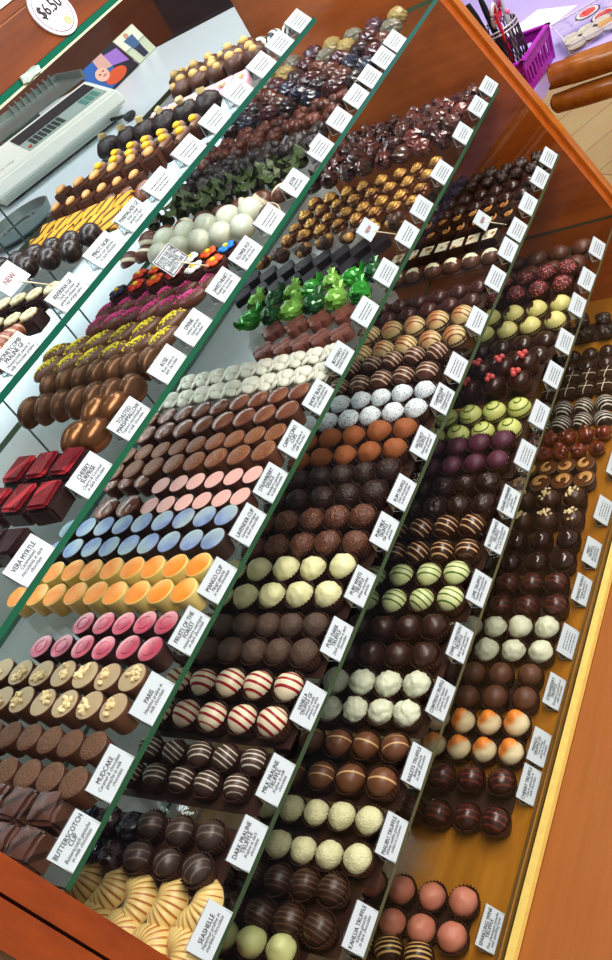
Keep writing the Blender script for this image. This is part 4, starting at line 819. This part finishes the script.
bm = BM(); box(bm, ((X0+X1)/2, -.0215, -.007), (X1-X0+.05, .0115, .014), bev=.001); part('gold_trim', bm, GOLD, 'gold metal trim strip along the front')
bm = BM(); box(bm, ((X0+X1)/2, -.0045, -.0015), (X1-X0, .0035, .005)); box(bm, ((X0+X1)/2, -.0125, -.0015), (X1-X0, .0035, .005)); box(bm, ((X0+X1)/2, -.0085, -.006), (X1-X0, .013, .006)); part('glass_channel', bm, mat('channel', (120, 96, 52), .3, .1, metal=.4))
bm = BM(); box(bm, ((X0+X1)/2, -.0115, -.26), (X1-X0+.1, .03, .484)); part('front_panel', bm, wood('front_wood', (164, 88, 16), (184, 106, 30), 'X', 3, .35), 'orange wooden panel below the gold trim')
FG = glass('front_glass', (.985, .99, .985), .35)
bm = BM(); f = lambda z: S3*z-.0035; bm.faces.new([bm.verts.new(p) for p in ((X0, f(.001), .001), (X1, f(.001), .001), (X1, f(1.094), 1.094), (X0, f(1.094), 1.094))]); part('front_glass', bm, FG, 'sloping front glass pane')
bm = BM(); hexa(bm, slant(X0, X1, -.006, .0, 1.0945, 1.102)); part('glass_rim', bm, M['green_edge'], 'green upper edge of the front glass')
bm = BM(); hexa(bm, slant(X0, X1, -.007, -.001, 1.0915, 1.0943)); part('glass_rim', bm, flat('rim_light', (200, 205, 180), .3), 'pale strip under the green edge')
bm = BM(); hexa(bm, slant(X0-.03, X1+.024, -.006, .02, 1.1025, 1.1575)); part('fascia', bm, FASC, 'polished reddish brown fascia board')
bm = BM(); hexa(bm, slant(X0-.03, X1+.024, -.006, .02, 1.1595, 1.34)); part('fascia', bm, FASC, 'upper reddish brown fascia board')
bm = BM(); hexa(bm, slant(X0-.03, X1+.024, -.0045, .018, 1.1575, 1.1595)); part('fascia_inlay', bm, flat('inlay', (196, 130, 86), .4), 'thin pale inlay line')
bm = BM(); box(bm, ((X0+X1)/2, .50, 1.335), (X1-X0, .26, .012)); part('top_board', bm, FASC)
DG = glass('door_glass', (.97, .985, .98), .5)
for x0, x1, y in ((X0+.001, .2, .622), (.2, .2425, .622), (.2425, X1-.001, .622)):
    bm = BM(); box(bm, ((x0+x1)/2, y, .55), (x1-x0-.002, .004, 1.10)); part('sliding_door', bm, DG, 'glass sliding back door')
for x in (.016, .2, .2425):
    bm = BM(); box(bm, (x, .6185, .55), (.0025, .002, 1.10)); part('door_seam', bm, flat('seam', (70, 90, 86), .3))
bm = BM(); box(bm, ((X0+X1)/2, .615, -.0), (X1-X0, .012, .012)); part('door_track', bm, flat('track', (150, 120, 70), .3, .5))
# glass shelves
SHG = glass('shelf_glass', (.955, .975, .965), .8)
ends = {1: .735, 2: 1.06, 3: 1.04, 4: 1.035, 5: 1.05}; edgec_shaded = {1: (10, 98, 80), 2: (12, 104, 80), 3: (8, 90, 66), 4: (34, 80, 62), 5: (70, 84, 66)}  # weaker light on the lower edges is painted in as darker, greyer colour
for s in range(1, 6):
    y, z = SH[s-1]; yb = {1: .60, 2: .505, 3: .55, 4: .50, 5: .46}[s]; th = {1: .0085, 2: .0085, 3: .008, 4: .0075, 5: .0065}[s]; bm = BM(); c = Vector(((X0+.002+ends[s])/2, (y+yb)/2, z-th/2)); box(bm, (0, 0, 0), (ends[s]-X0-.002, yb-y, th))
    for f in bm.faces:
        n = f.normal
        if abs(n.z) < .5: f.material_index = 1
        if n.y > .5: f.material_index = 2
    add('glass_shelf', fin(bm, 'glass_shelf', [SHG, flat('shelf_edge%d' % s, edgec_shaded[s], .2), M['green_edge']], False), loc=c, label={1: 'topmost glass shelf with green front edge', 2: 'second glass shelf from the top with green edge', 3: 'third glass shelf from the top with green edge', 4: 'fourth glass shelf from the top with shade-dulled green edge', 5: 'lowest glass shelf with shade-greyed green edge'}[s], cat='glass shelf', group='glass shelves of the display case')
# round price sign
def on_front(x, z, d=0):  # point on the sloping front, d in front of it
    n = Vector((0, -1, .3)).normalized(); return Vector((x, S3*z-.006, z))+n*d
FU = Vector((0, .3, 1)).normalized()
def front_place(cx, cz, d): 
    o = on_front(cx, cz, d); return lambda x, u: o+Vector((x, 0, 0))+FU*u
sign = add('price_sign', None, loc=on_front(.2855, 1.1345), label='round white sign reading $6.50 on the wooden fascia', cat='sign')
def spart(name, bm, mt, lab=None):
    me = fin(bm, name, mt, False); me.transform(Matrix.Translation(-Vector(sign.location))); add(name, me, sign, label=lab)
def disc(bm, r0, r1, d0, d1, seg=56):
    P0 = front_place(.2855, 1.1345, d0); P1 = front_place(.2855, 1.1345, d1)
    for i in range(seg):
        a, b = 2*PI*i/seg, 2*PI*(i+1)/seg; q = lambda P, r, t: P(r*math.cos(t), r*math.sin(t))
        bm.faces.new([bm.verts.new(z) for z in (q(P1, r0, a), q(P1, r1, a), q(P1, r1, b), q(P1, r0, b))]); bm.faces.new([bm.verts.new(z) for z in (q(P0, r1, a), q(P0, r1, b), q(P1, r1, b), q(P1, r1, a))])
bm = BM(); disc(bm, 0.0001, .0345, .0005, .003); spart('sign_disc', bm, flat('sign_white', (232, 228, 236), .4))
bm = BM(); disc(bm, .0288, .0297, .003, .0034); spart('printed_ring', bm, flat('maroon', (112, 32, 70), .5), 'thin maroon ring')
bm = BM(); text_into(bm, '$6.50', .024, lambda x, y: front_place(.2855, 1.1345, .0036)(x, y-.002), .046, sx=.95); text_into(bm, '$6.50', .024, lambda x, y: front_place(.2855, 1.1345, .0037)(x+.0006, y-.0017), .046, sx=.95); spart('lettering', bm, INK)
bm = BM()
for i in range(6):
    a = 2*PI*i/6; P = front_place(.2855, 1.1345, .0036); c = (.0085+.004*math.cos(a), -.0195+.004*math.sin(a)); bm.faces.new([bm.verts.new(P(c[0]+.0028*math.cos(t*PI/4), c[1]+.0028*math.sin(t*PI/4))) for t in range(8)])
spart('flower_emblem', bm, flat('emb', (196, 190, 140), .5), 'small pale flower emblem')
lf = add('leaflet', None, loc=on_front(.235, 1.19), label='white leaflet on the upper fascia board', cat='leaflet')
bm = BM(); P0 = front_place(.2, 1.216, .001); hexa(bm, [P0(*p) for p in ((-.07, -.046), (.09, -.046), (.09, .04), (-.07, .04))]+[front_place(.2, 1.216, .0022)(*p) for p in ((-.07, -.046), (.09, -.046), (.09, .04), (-.07, .04))]); me = fin(bm, 'sheet', flat('leaf_white', (226, 222, 214), .5), False); me.transform(Matrix.Translation(-Vector(lf.location))); add('sheet', me, lf)
# clear tape on the rim
bm = BM(); P0 = front_place(.176, 1.0985, .001)
pts = [(-.02, -.004), (-.012, -.0065), (.004, -.005), (.016, -.006), (.021, .001), (.010, .005), (-.006, .004), (-.017, .005)]
bm.faces.new([bm.verts.new(P0(*p)+Vector((0, -.0012*(i % 2), 0))) for i, p in enumerate(pts)]); r = bmesh.ops.extrude_face_region(bm, geom=bm.faces[:]); bmesh.ops.translate(bm, vec=(0, -.0025, .0008), verts=[v for v in r['geom'] if isinstance(v, bmesh.types.BMVert)])
add('tape_scrap', fin(bm, 'tape_scrap', mat('tape', (176, 196, 186), .25, .35, 200), False), label='crumpled scrap of clear tape on the green glass edge', cat='tape')
# ------------------------------------------------------------------ back counter, scale, photos
WHITE = mat('counter_white', (214, 226, 232), .35, .03, 4)
bm = BM(); box(bm, (.43, 1.225, .80), (2.16, 1.1, .04)); box(bm, (.43, .70, .38), (2.16, .04, .80)); add('back_counter', fin(bm, 'back_counter', WHITE, False), label='long white counter behind the glass case', cat='counter')
bm = BM(); box(bm, (.7, 1.80, .7), (3.2, .04, 2.4)); add('wall_back', fin(bm, 'wall_back', wood('brown_wall', (86, 44, 26), (110, 60, 38), 'X', 3, .5), False), kind='structure')
bm = BM(); box(bm, (1.905, 1.22, .10), (.74, 1.08, 1.20), bev=.01); add('storage_cabinet', fin(bm, 'storage_cabinet', mat('cab_dark', (46, 46, 54), .5, .4, 9), False), label='dark storage cabinet beyond the end of the white counter', cat='cabinet')
bm = BM(); box(bm, (2.32, 1.25, .7), (.04, 1.1, 2.4)); add('wall_right', fin(bm, 'wall_right', mat('dark_wall', (52, 52, 58), .5, .35, 6), False), kind='structure')
SC = add('weighing_scale', None, loc=(.822, 1.015, .82), rot=(0, 0, math.atan2(-.165, .277)), label='white shop weighing scale on the counter behind the case', cat='scale')
BODY = flat('scale_white', (232, 236, 226), .35); 
# local frame: x along the front edge to the far end, y to the back, z up
bm = BM(); box(bm, (-.02, .19, .033), (.36, .34, .055), bev=.012); add('body', fin(bm, 'body', BODY, True, 40), SC)
bm = BM(); hexa(bm, [(-.20, -.012, .03), (.165, -.012, .03), (.165, .17, .03), (-.20, .17, .03), (-.19, -.002, .062), (.16, -.002, .062), (.16, .165, .092), (-.19, .165, .092)]); bmesh.ops.bevel(bm, geom=bm.edges[:], offset=.005, segments=2, affect='EDGES'); cons = add('console', fin(bm, 'console', BODY, True, 40), SC, label='sloping white control console')
sl = math.atan2(.03, .167); up = lambda x, y, d=0: Vector((x, y, .0622+(y+.002)*math.tan(sl)+d))
def panelq(bm, x0, x1, y0, y1, d, mi=0): hexa(bm, [up(*p, 0.0002) for p in ((x0, y0), (x1, y0), (x1, y1), (x0, y1))]+[up(*p, d) for p in ((x0, y0), (x1, y0), (x1, y1), (x0, y1))], mi)
bm = BM(); panelq(bm, -.075, .145, .088, .145, .0016); add('display_window', fin(bm, 'display_window', flat('lcd', (42, 50, 58), .2), False), cons, label='dark display window')
bm = BM(); panelq(bm, -.075, .145, .02, .084, .0012); add('keypad', fin(bm, 'keypad', flat('keypad', (158, 176, 168), .4), False), cons, label='grey green keypad')
bm = BM()
for i in range(7):
    for j in range(3): panelq(bm, -.055+i*.013, -.046+i*.013, .03+j*.016, .041+j*.016, .0034)
add('keys', fin(bm, 'keys', flat('keys', (52, 64, 66), .4), False), cons, label='rows of dark keys')
bm = BM()
for i in range(3):
    for j in range(3): panelq(bm, .09+i*.016, .101+i*.016, .03+j*.016, .041+j*.016, .0034)
add('keys', fin(bm, 'keys', flat('keys2', (90, 150, 140), .4), False), cons, label='block of green keys')
bm = BM(); panelq(bm, -.069, -.06, .03, .04, .0036); add('red_key', fin(bm, 'red_key', flat('redkey', (200, 70, 70), .4), False), cons, label='single red key')
bm = BM(); text_into(bm, 'MAX 15kg', .012, lambda x, y: up(x-.14, y+.03, .0008), .07); add('lettering', fin(bm, 'lettering', flat('gold_ink', (150, 140, 100), .5), False), cons)
STEEL = mat('steel', (150, 162, 158), .28, .1, 20, metal=.6)
bm = BM(); box(bm, (-.02, .285, .098), (.38, .22, .006), bev=.002)
for x in (-.205, .165): box(bm, (x, .285, .107), (.008, .22, .018), bev=.002)
box(bm, (-.02, .394, .107), (.38, .006, .018), bev=.002)
for i in range(8): box(bm, (.02+.018*i, .386, .112), (.004, .012, .024))
box(bm, (-.02, .26, .078), (.10, .12, .036)); add('platter', fin(bm, 'platter', STEEL, True, 40), SC, label='steel weighing platter with raised ribs')
bm = BM()
for x in (-.15, .12): lathe(bm, [(.014, -.0), (.016, .004), (.012, .009)], 16, c=(x, .06, 0))
for x in (-.15, .12): lathe(bm, [(.014, -.0), (.016, .004), (.012, .009)], 16, c=(x, .31, 0))
add('foot', fin(bm, 'foot', flat('rubber', (40, 44, 46), .6), True, 40), SC)
bm = BM(); tube(bm, [(.12, .03, .012), (.13, -.02, .012), (.135, -.04, .012)], .004, 8); lathe(bm, [(.010, 0), (.015, .004), (.015, .011), (.011, .014)], 16, c=(.137, -.048, .002)); add('leveling_knob', fin(bm, 'leveling_knob', flat('knob', (34, 40, 46), .5), True, 40), SC, label='black leveling knob')
bm = BM(); lathe(bm, [(.045, 0), (.07, .012), (.075, .03), (.072, .03), (.066, .014), (.04, .004)], 36)
for i in range(3): tube(bm, [((.058-.014*i)*math.cos(a*PI/12), (.058-.014*i)*math.sin(a*PI/12), .012+.003*i) for a in range(24)], .003, 6, closed=True)
add('steel_dish', fin(bm, 'steel_dish', mat('dish', (128, 140, 136), .4, .15, 30, metal=.3), True, 40), loc=(.48, .90, .8205), label='round ringed steel dish beside the weighing scale', cat='dish')
def photo(name, label, quad, patches):
    """quad: BL, BR, TR, TL in metres; patches: (material rgb, polygon in unit square, layer)"""
    Q = [Vector(p) for p in quad]; n = (Q[1]-Q[0]).cross(Q[3]-Q[0]).normalized()
    def pt(u, v, d): return Q[0].lerp(Q[1], u).lerp(Q[3].lerp(Q[2], u), v)+n*d
    root = add(name, None, loc=Q[0], label=label, cat='photo'); off = Matrix.Translation(-Q[0])
    bm = BM(); hexa(bm, [pt(u, v, -.003) for u, v in ((0, 0), (1, 0), (1, 1), (0, 1))]+[pt(u, v, 0) for u, v in ((0, 0), (1, 0), (1, 1), (0, 1))]); me = fin(bm, 'print_sheet', flat(name+'_b', patches[0], .35), False); me.transform(off); add('print_sheet', me, root)
    bm = BM(); mats = []
    for i, (rgb, poly) in enumerate(patches[1:]):
        mats.append(flat(name+str(i), rgb, .4)); f = bm.faces.new([bm.verts.new(pt(u, v, .0004+.0003*i)) for u, v in poly]); f.material_index = i
    me = fin(bm, 'picture', mats, False); me.transform(off); add('picture', me, root)
def ell(cx, cy, rx, ry, n=18): return [(cx+rx*math.cos(2*PI*i/n), cy+ry*math.sin(2*PI*i/n)) for i in range(n)]
photo('photo_print', 'photo print of a baby in orange clothes on a blue cushion', [(1.215, 1.222, .8215), (1.403, 1.222, .8215), (1.390, 1.25, .903), (1.215, 1.25, .903)],
      [(40, 40, 52), ((44, 96, 170), [(0, .1), (.5, .02), (.62, .5), (.42, .98), (0, .98)]), ((150, 110, 190), [(.55, .55), (.95, .3), (.97, .8), (.6, .9)]), ((205, 160, 150), [(.35, .62), (.62, .5), (.66, .98), (.4, .98)]), ((206, 84, 40), ell(.52, .24, .26, .19)), ((226, 178, 160), ell(.33, .52, .15, .2)), ((190, 120, 110), ell(.36, .46, .05, .03)), ((60, 44, 46), ell(.29, .56, .025, .02)), ((60, 44, 46), ell(.39, .58, .025, .02)), ((30, 28, 34), [(.02, .0), (.98, .0), (.98, .05), (.02, .05)])])
photo('photo_print', 'photo print of a person in blue standing by pale tiles', [(1.409, 1.222, .8215), (1.502, 1.222, .8215), (1.502, 1.25, .903), (1.397, 1.25, .903)],
      [(196, 204, 180), ((220, 226, 206), [(0, .5), (1, .5), (1, .96), (0, .96)]), ((150, 170, 160), [(0, .48), (1, .48), (1, .52), (0, .52)]), ((70, 104, 146), [(.3, .4), (.65, .4), (.7, .78), (.25, .78)]), ((40, 52, 78), [(.32, .05), (.6, .05), (.63, .42), (.32, .42)]), ((196, 150, 130), ell(.47, .86, .1, .08))])
# ------------------------------------------------------------------ side counter with basket, pencil cup, coins
E = Vector((-.06, -.998, 0)); Nn = Vector((.998, -.06, 0)); A0 = Vector((1.288, .172, 0)); E2 = Vector((.45, -.89, 0))
SUN = 0
RAILW = wood('rail_wood', (136, 78, 24), (176, 110, 44), 'X', 5, .2)
def cpt(a, b, z): p = A0+E*a+Nn*b; return (p.x, p.y, z)
sc2 = add('side_counter', None, loc=(1.3, 0, -.5), label='wooden side counter with two rounded front rails', cat='counter')
def cpart(name, bm, mt, lab=None, smooth=True):
    me = fin(bm, name, mt, smooth, 40); me.transform(Matrix.Translation((-1.3, 0, .5))); add(name, me, sc2, label=lab)
for nm, b, z, r in (('rail', .0, .444, .0295), ('rail', -.012, .388, .0235)):
    bm = BM(); n = 10; tube(bm, [cpt(.0+.001, b, z), cpt(.008, b, z)]+[cpt(.016+i*.06, b, z) for i in range(1, 12)], r, 18, taper=[.55, .88]+[1]*11); cpart(nm, bm, RAILW, 'rounded glossy wooden front rail')
bm = BM(); prism(bm, [(1.15, .155), (1.285, .155), (1.25, -.5), (2.2, -.5), (2.2, .6), (1.15, .6)], .437, .472)
cpart('counter_top', bm, mat('ctop', (176, 160, 214), .4, .06, 10), 'pale lilac counter top', False)
for px, py in ((1.56, .345), (1.95, -.05)):
    bm = BM(); box(bm, (px, py, -.032), (.035, .035, .934)); cpart('counter_leg', bm, WOOD_D, None, False)
CZ = .4725
# basket
PUR = mat('purple_plastic', (164, 44, 168), .35, .08, 20)
bk = add('plastic_basket', None, loc=(1.247, .214, CZ), rot=(0, 0, R_(-6)), label='bright purple slotted plastic basket on the side counter', cat='basket')
bw, bd, bh = .158, .140, .068
bm = BM(); box(bm, (0, 0, .0015), (bw-.02, bd-.02, .003)); 
def wall(bm, p, q, n):
    p = Vector(p); q = Vector(q); d = q-p; L = d.length; ax = d.normalized(); ang = math.atan2(d.y, d.x); R3 = Matrix.Rotation(ang, 3, 'Z')
    box(bm, (p+q)/2+Vector((0, 0, .008)), (L, .003, .014), R3); box(bm, (p+q)/2+Vector((0, 0, bh-.011)), (L, .003, .022), R3)
    for i in range(n+1): c = p+d*(i/n); box(bm, c+Vector((0, 0, bh/2)), (.0075, .0034, bh), R3)
c4 = [(-bw/2, -bd/2, 0), (bw/2, -bd/2, 0), (bw/2, bd/2, 0), (-bw/2, bd/2, 0)]
for i in range(4): wall(bm, c4[i], c4[(i+1) % 4], 9 if i % 2 == 0 else 7)
for x in bm.verts:
    t = x.co.z/bh; k = .88+.12*t; x.co.x *= k; x.co.y *= k
add('basket_body', fin(bm, 'basket_body', PUR, False), bk)
bm = BM(); k = 1.0; zt = bh
for i in range(4):
    p = Vector(c4[i]); q = Vector(c4[(i+1) % 4]); box(bm, (p+q)/2+Vector((0, 0, zt)), ((q-p).length+.012, .012, .005), Matrix.Rotation(math.atan2((q-p).y, (q-p).x), 3, 'Z'), bev=.0015)
add('basket_rim', fin(bm, 'basket_rim', PUR, False), bk, label='flat purple rim')
# mesh pencil cup standing in the basket
pc = add('pencil_cup', None, loc=(1.224, .199, CZ+.0035), label='black wire mesh pencil cup standing in the purple basket', cat='pencil cup')
bm = BM(); n = 30; rc = .043; hc = .132
for k in range(n):
    for sg in (1, -1): tube(bm, [(rc*(.9+.1*j/6)*math.cos(2*PI*k/n+sg*j*.12), rc*(.9+.1*j/6)*math.sin(2*PI*k/n+sg*j*.12), hc*j/6) for j in range(7)], .0011, 4)
lathe(bm, [(rc*.9, 0), (rc*.9, .003)], 24)
add('wire_mesh', fin(bm, 'wire_mesh', mat('mesh_dark', (70, 62, 76), .4, .1, metal=.4), False), pc)
for z in (hc, hc-.008):
    bm = BM(); tube(bm, [(rc*1.01*math.cos(2*PI*i/28), rc*1.01*math.sin(2*PI*i/28), z) for i in range(28)], .0018, 8, closed=True); add('wire_ring', fin(bm, 'wire_ring', flat('ringw%d' % (z*1000), (196, 190, 196), .3, .4), True, None), pc, label='pale wire ring round the top')
def pen(x, y, dx, dy, L, col, name, lab, r=.005):
    bm = BM(); a = Vector((x, y, .005)); b = a+Vector((dx, dy, 1)).normalized()*L; tube(bm, [a, a.lerp(b, .85), b], r, 10, taper=[1, 1, .7])
    o = add(name, fin(bm, name, flat(lab[:14], col, .35), True, 40), loc=Vector(pc.location)+Vector((0, 0, .0)), label=lab, cat='pen'); return o
pen(-.008, .010, -.06, .10, .195, (28, 28, 34), 'marker_pen', 'thick black marker leaning at the back of the mesh cup', .009)
pen(.012, .010, .10, .06, .19, (34, 32, 40), 'marker_pen', 'slim black pen with straight barrel in the mesh cup', .0065)
pen(.014, -.008, .16, -.04, .19, (186, 186, 196), 'ballpoint_pen', 'silver grey pen leaning out of the mesh cup', .004)
pen(-.016, -.010, -.16, -.10, .165, (196, 40, 60), 'ballpoint_pen', 'red pen leaning over the rim of the mesh cup', .004)
hp = add('pink_topped_pin', None, loc=Vector(pc.location), label='thin pin with round pink head in the mesh cup', cat='pin')
bm = BM(); tube(bm, [(.0, -.018, .006), (-.006, -.036, .15)], .0012, 6); add('pin_shaft', fin(bm, 'pin_shaft', flat('pinsh', (180, 180, 186), .3, .6), True, None), hp)
bm = BM(); ball(bm, .0058, (-.0062, -.0365, .153)); add('pin_head', fin(bm, 'pin_head', flat('pinkh', (226, 130, 176), .35), True, None), hp, label='round pink head')
sci = add('scissors', None, loc=Vector(pc.location)+Vector((-.012, -.002, .046)), label='scissors standing in the mesh cup with grey and red handle loops', cat='scissors')
bm = BM(); hexa(bm, [(-.006, -.001, 0), (.006, -.001, 0), (.006, .001, 0), (-.006, .001, 0), (-.006, -.012, .09), (.006, -.012, .09), (.006, -.010, .09), (-.006, -.010, .09)]); add('blade', fin(bm, 'blade', flat('sblade', (170, 174, 180), .25, .8), False), sci)
for sx, col in ((-1, (190, 186, 190)), (1, (120, 60, 130))):
    bm = BM(); tube(bm, [(sx*.014+.014*math.cos(2*PI*i/20), -.014-.006*math.sin(2*PI*i/20), .115+.021*math.sin(2*PI*i/20)) for i in range(20)], .0042, 8, closed=True); add('handle_loop', fin(bm, 'handle_loop', flat('loop%d' % sx, col, .35), True, None), sci, label='grey plastic handle loop' if sx < 0 else 'purple plastic handle loop')
    bm = BM(); tube(bm, [(sx*.014+.010*math.cos(2*PI*i/20), -.014-.005*math.sin(2*PI*i/20), .115+.0165*math.sin(2*PI*i/20)) for i in range(20)], .0036, 8, closed=True); add('grip', fin(bm, 'grip', flat('gripr', (206, 32, 40), .35), True, None), sci, label='bright red inner grip')
# clear coin tray
tr = add('coin_tray', None, loc=(1.379, .040, CZ+.002), rot=(0, 0, math.atan2(E2.y, E2.x)), label='clear plastic coin tray on the side counter', cat='tray')
TW, TD, TH = .20, .11, .04
bm = BM(); box(bm, (0, 0, .0012), (TW, TD, .0024)); 
for c, s in (((0, -TD/2, TH*.22), (TW, .0022, TH*.4)), ((0, TD/2, TH/2), (TW, .0022, TH)), ((-TW/2, 0, TH/2), (.0022, TD, TH)), ((TW/2, 0, TH/2), (.0022, TD, TH))): box(bm, c, s)
add('tray_body', fin(bm, 'tray_body', glass('tray_clear', (.93, .93, .96), 1.6, .06), False), tr)
bm = BM(); tube(bm, [(-TW/2, -TD/2, TH*.42), (-TW/2, -TD/2, TH), (-TW/2, TD/2, TH), (TW/2, TD/2, TH), (TW/2, -TD/2, TH), (TW/2, -TD/2, TH*.42), (-TW/2, -TD/2, TH*.42)], .0016, 6); add('tray_edge', fin(bm, 'tray_edge', flat('tray_edge', (206, 200, 216), .2), True, None), tr, label='pale polished tray edge')
cm = [mat('coin_silver', (196, 188, 176), .35, .2, 80, metal=.25), mat('coin_bronze', (186, 146, 98), .35, .15, 80, metal=.25)]
bm = BM(); lathe(bm, [(.0185, 0), (.0192, .0004), (.0192, .0018), (.0180, .0023), (.0170, .0019), (.004, .0022)], 32); coin_me = [fin(bm, 'coin', cm[0], True, 30)]; c2 = coin_me[0].copy(); c2.materials[0] = cm[1]; coin_me.append(c2)
rnd = random.Random(5); Rm = Matrix.Rotation(math.atan2(E2.y, E2.x), 4, 'Z')
for i in range(15):
    a = -.076+.038*(i % 5)+rnd.uniform(-.003, .003); b = -.033+.033*(i//5)+rnd.uniform(-.003, .003); lv = i//14
    p = Matrix.Translation(tr.location) @ Rm @ Vector((a, b, .0028+.0002*(i % 3)+(.0006 if i % 2 else 0)))
    add('coin', coin_me[1 if i in (7, 13) else 0], loc=p, rot=(rnd.uniform(-.06, .06)*0+(.10 if i % 2 else 0), 0, rnd.uniform(0, 6)), label='bronze coin among silver coins in the clear tray' if i in (7, 13) else 'silver coin lying flat in the clear tray', cat='coin', group='bronze coins in the tray' if i in (7, 13) else 'silver coins in the tray')
# sticker with two red ovals leaning behind the tray
st = add('sticker', None, loc=(1.472, .087, CZ), label='black and white sticker with two red ovals beside the coins', cat='sticker')
Zf = lambda x, y, z: (x, y, z)
def oval(bm, cx, cy, rx, ry, z): bm.faces.new([bm.verts.new((cx+rx*math.cos(2*PI*i/28), cy+ry*math.sin(2*PI*i/28), z)) for i in range(28)])
for nm, k, z, col in (('black_border', 1.5, .0004, (24, 22, 26)), ('white_border', 1.3, .0011, (236, 234, 238)), ('red_oval', 1.0, .0018, (214, 40, 44))):
    for sx in (0, 1):
        bm = BM(); oval(bm, (.026-sx*.052), (.024-sx*.048), *[v*1.4 for v in (.0155*k, .0135*k)], z+sx*.0001); r = bmesh.ops.extrude_face_region(bm, geom=bm.faces[:]); bmesh.ops.translate(bm, vec=(0, 0, .0005), verts=[v for v in r['geom'] if isinstance(v, bmesh.types.BMVert)])
        add(nm, fin(bm, nm, flat(nm+'_m%d' % sx, col, .35), False), st, label=nm.replace('_', ' '))
bm = BM(); hexa(bm, [(0, 0, 0), (.12, -.09, 0), (.20, .03, 0), (.08, .12, 0), (0, 0, .0012), (.12, -.09, .0012), (.20, .03, .0012), (.08, .12, .0012)]); add('paper_sheet', fin(bm, 'paper_sheet', flat('paper_w', (228, 228, 236), .5), False), loc=(1.45, .24, CZ), label='white paper sheet on the lilac counter behind the basket', cat='paper')
# floor
m_, nt, b = _new('floor_laminate'); N = nt.nodes; L = nt.links; tc = N.new('ShaderNodeTexCoord'); mp = N.new('ShaderNodeMapping'); mp.inputs['Rotation'].default_value = (0, 0, R_(35)); L.new(tc.outputs['Object'], mp.inputs['Vector'])
br = N.new('ShaderNodeTexBrick'); br.inputs['Scale'].default_value = 1; br.inputs['Brick Width'].default_value = 1.2; br.inputs['Row Height'].default_value = .19; br.inputs['Mortar Size'].default_value = .002; br.inputs['Color1'].default_value = (*lin((240, 204, 146)), 1); br.inputs['Color2'].default_value = (*lin((230, 190, 132)), 1); br.inputs['Mortar'].default_value = (*lin((150, 110, 66)), 1)
L.new(mp.outputs[0], br.inputs['Vector']); n1 = N.new('ShaderNodeTexNoise'); n1.inputs['Scale'].default_value = 12; L.new(mp.outputs[0], n1.inputs['Vector']); mm = N.new('ShaderNodeMix'); mm.data_type = 'RGBA'; mm.blend_type = 'OVERLAY'; mm.inputs['Factor'].default_value = .25; L.new(br.outputs['Color'], mm.inputs['A']); L.new(n1.outputs['Color'], mm.inputs['B']); L.new(mm.outputs['Result'], b.inputs['Base Color']); b.inputs['Roughness'].default_value = .4
bm = BM(); box(bm, (1.4, 0, -.52), (7, 5, .04)); add('floor', fin(bm, 'floor', m_, False), kind='structure')
# neighbouring case corner at the near end
nb = add('neighbouring_case', None, loc=(-.70, .15, .40), label='dark corner of a neighbouring glass case beside the near end', cat='display case')
bm = BM(); hexa(bm, slant(-.80, -.690, -.01, .05, -.499, .575)); me = fin(bm, 'dark_contents', mat('purple_dark', (52, 26, 44), .4, .4, 90), False); me.transform(Matrix.Translation((.70, -.15, -.40))); add('dark_contents', me, nb, label='dark purple contents')
bm = BM(); hexa(bm, slant(-.6885, -.682, -.014, .05, -.499, .585)); me = fin(bm, 'glass_edge', flat('nb_edge', (60, 140, 104), .2), False); me.transform(Matrix.Translation((.70, -.15, -.40))); add('glass_edge', me, nb, label='green glass edge')
# ------------------------------------------------------------------ lights, world, camera
def area(name, loc, size, power, col, target):
    l = bpy.data.lights.new(name, 'AREA'); l.shape = 'RECTANGLE'; l.size, l.size_y = size; l.energy = power; l.color = col; o = bpy.data.objects.new(name, l); COL.objects.link(o); o.location = loc
    o.rotation_euler = (Vector(target)-Vector(loc)).to_track_quat('-Z', 'Y').to_euler(); return o
area('ceiling_light_front', (.2, -1.1, 2.5), (2.2, .5), 58, (1, .95, .88), (.25, .15, .3))
area('ceiling_light_side', (1.9, -.4, 2.4), (1.2, .6), 34, (1, .95, .88), (.9, .1, .4))
area('case_light', (.25, .48, 1.30), (1.5, .06), 5.0, (.84, .95, 1), (.25, .36, .5))
area('back_panel_fill_light', (.25, .652, .776), (1.5, .03), 1.8, (.88, .96, 1), (.25, .675, .3))  # unseen fill light, added to brighten the white panel behind the doors
area('ceiling_light_back', (.7, 1.2, 2.4), (1.4, .6), 13, (.88, .95, 1), (.7, 1.1, .8))
w = bpy.data.worlds.new('World'); scn.world = w; w.use_nodes = True; bg = w.node_tree.nodes['Background']; bg.inputs['Color'].default_value = (.95, .96, 1, 1); bg.inputs['Strength'].default_value = .42
cam = bpy.data.cameras.new('Camera'); co = bpy.data.objects.new('Camera', cam); COL.objects.link(co); cam.sensor_fit = 'VERTICAL'; cam.sensor_height = 36; cam.sensor_width = 36*612/960; cam.lens = CAM_F/960*36; cam.clip_start = .01
Rw = Matrix(CAM_R); Bm = Matrix((Rw[0], -Rw[1], -Rw[2])).transposed(); co.matrix_world = Matrix.Translation(CAM_C) @ Bm.to_4x4(); scn.camera = co
scn.view_settings.view_transform = 'Standard'; scn.view_settings.look = 'Medium High Contrast'; scn.view_settings.exposure = -.08
scn.cycles.use_denoising = True; scn.cycles.transparent_max_bounces = 24; scn.cycles.max_bounces = 6; scn.cycles.caustics_reflective = False; scn.cycles.caustics_refractive = False
